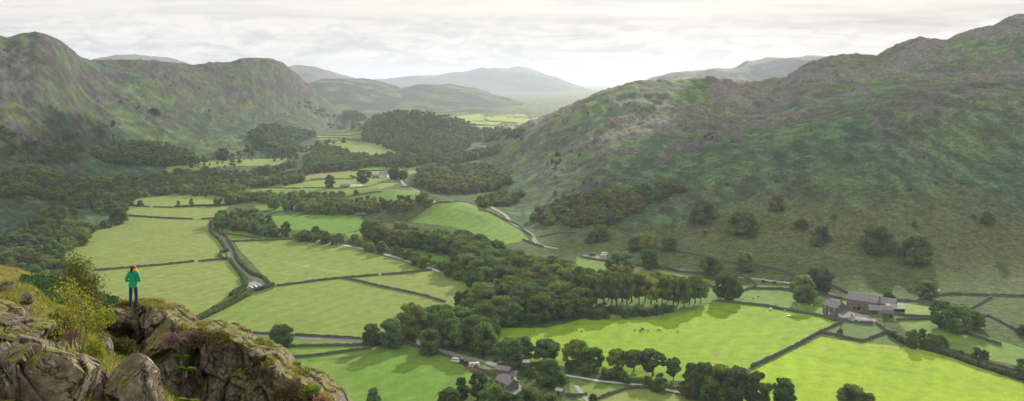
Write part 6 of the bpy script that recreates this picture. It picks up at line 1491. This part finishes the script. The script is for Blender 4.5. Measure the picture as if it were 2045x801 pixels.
body = ramp(nt, n1, [(.40, (1.03, 1.02, 1.)), (.53, (.97, .965, .965)), (.61, (.86, .855, .865)), (.72, (.68, .68, .71))])
base = mix(nt, 1., streak, body, 'MULTIPLY')
hz = ramp(nt, zc, [(0., 1.), (.02, .85), (.06, 0.)])
base = mix(nt, mth(nt, 'MULTIPLY', hz, .6), base, (.86, .825, .775))
# low cumulus bank: bearing / dip coordinates
az = mth(nt, 'DIVIDE', sx.outputs[0], mth(nt, 'MAXIMUM', sx.outputs[1], .05))
c2 = nt.nodes.new('ShaderNodeCombineXYZ'); nt.links.new(mth(nt, 'MULTIPLY', az, 11.), c2.inputs[0]); nt.links.new(mth(nt, 'MULTIPLY', zc, 38.), c2.inputs[1])
cn = noise(nt, c2.outputs[0], 1.3, 9, .55, .25)
c3 = nt.nodes.new('ShaderNodeVectorMath'); c3.operation = 'ADD'; c3.inputs[1].default_value = (.06, -.22, 0); nt.links.new(c2.outputs[0], c3.inputs[0])
cn2 = noise(nt, c3.outputs[0], 1.3, 9, .55, .25)
band = ramp(nt, zc, [(0., 0.), (.012, .0), (.022, .9), (.045, 1.), (.068, .55), (.085, 0.)])
lefter = ramp(nt, az, [(0., 1.), (.15, .85), (.35, .6), (.6, .6)])
mask = mth(nt, 'MULTIPLY', .62, mth(nt, 'MULTIPLY', mth(nt, 'MULTIPLY', ramp(nt, cn, [(.43, 0.), (.50, 1.)]), band), lefter))
cumcol = ramp(nt, mth(nt, 'SUBTRACT', cn2, mth(nt, 'SUBTRACT', cn, .5)), [(.38, (.97, .93, .88)), (.47, (.74, .73, .74)), (.56, (.50, .51, .55))])
base = mix(nt, mask, base, cumcol)
skyc = mix(nt, 1., sky.outputs[0], (.09, .09, .09), 'MULTIPLY')
fin = mix(nt, .975, skyc, base)
scl = mix(nt, 1., fin, (SKYK, SKYK, SKYK), 'MULTIPLY') if False else fin
bg.inputs['Strength'].default_value = 1.0
nt.links.new(scl, bg.inputs['Color'])

sl = bpy.data.lights.new('sun', 'SUN'); sl.energy = 5.; sl.angle = math.radians(.6); sl.color = (1., .90, .74)
so = bpy.data.objects.new('sun', sl); COL.objects.link(so)
d = Vector((math.sin(SUN_AZ)*math.cos(SUN_EL), math.cos(SUN_AZ)*math.cos(SUN_EL), math.sin(SUN_EL)))
so.rotation_euler = d.to_track_quat('Z', 'Y').to_euler()

# air
mh = bpy.data.materials.new('haze'); mh.use_nodes = True; nt = mh.node_tree; nt.nodes.clear()
out = nt.nodes.new('ShaderNodeOutputMaterial'); pv = nt.nodes.new('ShaderNodeVolumePrincipled')
pv.inputs['Color'].default_value = (.72, .82, 1., 1); pv.inputs['Density'].default_value = HAZE; pv.inputs['Anisotropy'].default_value = .3
nt.links.new(pv.outputs[0], out.inputs['Volume'])
b = MB(); zt, zb = 420., -120.
b.box((500, 29800, (zt+zb)/2), (84000, 64600+1200, zt-zb))
ho = b.build('haze', mh); tag(ho, 'thin pale air filling the valley', kind='stuff')

cd = bpy.data.cameras.new('camera'); cam = bpy.data.objects.new('camera', cd); COL.objects.link(cam)
cam.location = (0, 0, CZ); cam.rotation_euler = (math.radians(90), 0, 0)
cd.sensor_width = 36; cd.lens = 36*F/2045; cd.shift_y = -(400.5-HY)/2045
cd.clip_start = .3; cd.clip_end = 120000
SC.camera = cam
SC.view_settings.view_transform = 'Standard'; SC.view_settings.look = 'None'; SC.view_settings.exposure = EXPO; SC.view_settings.gamma = 1; SC.view_settings.use_curve_mapping = False
SC.render.engine = 'CYCLES'
cy = SC.cycles; cy.max_bounces = 6; cy.diffuse_bounces = 2; cy.glossy_bounces = 2; cy.transmission_bounces = 4; cy.volume_bounces = 1; cy.transparent_max_bounces = 6
cy.use_denoising = True; cy.use_adaptive_sampling = True; cy.adaptive_threshold = .015
try: cy.volume_step_rate = 4
except Exception: pass
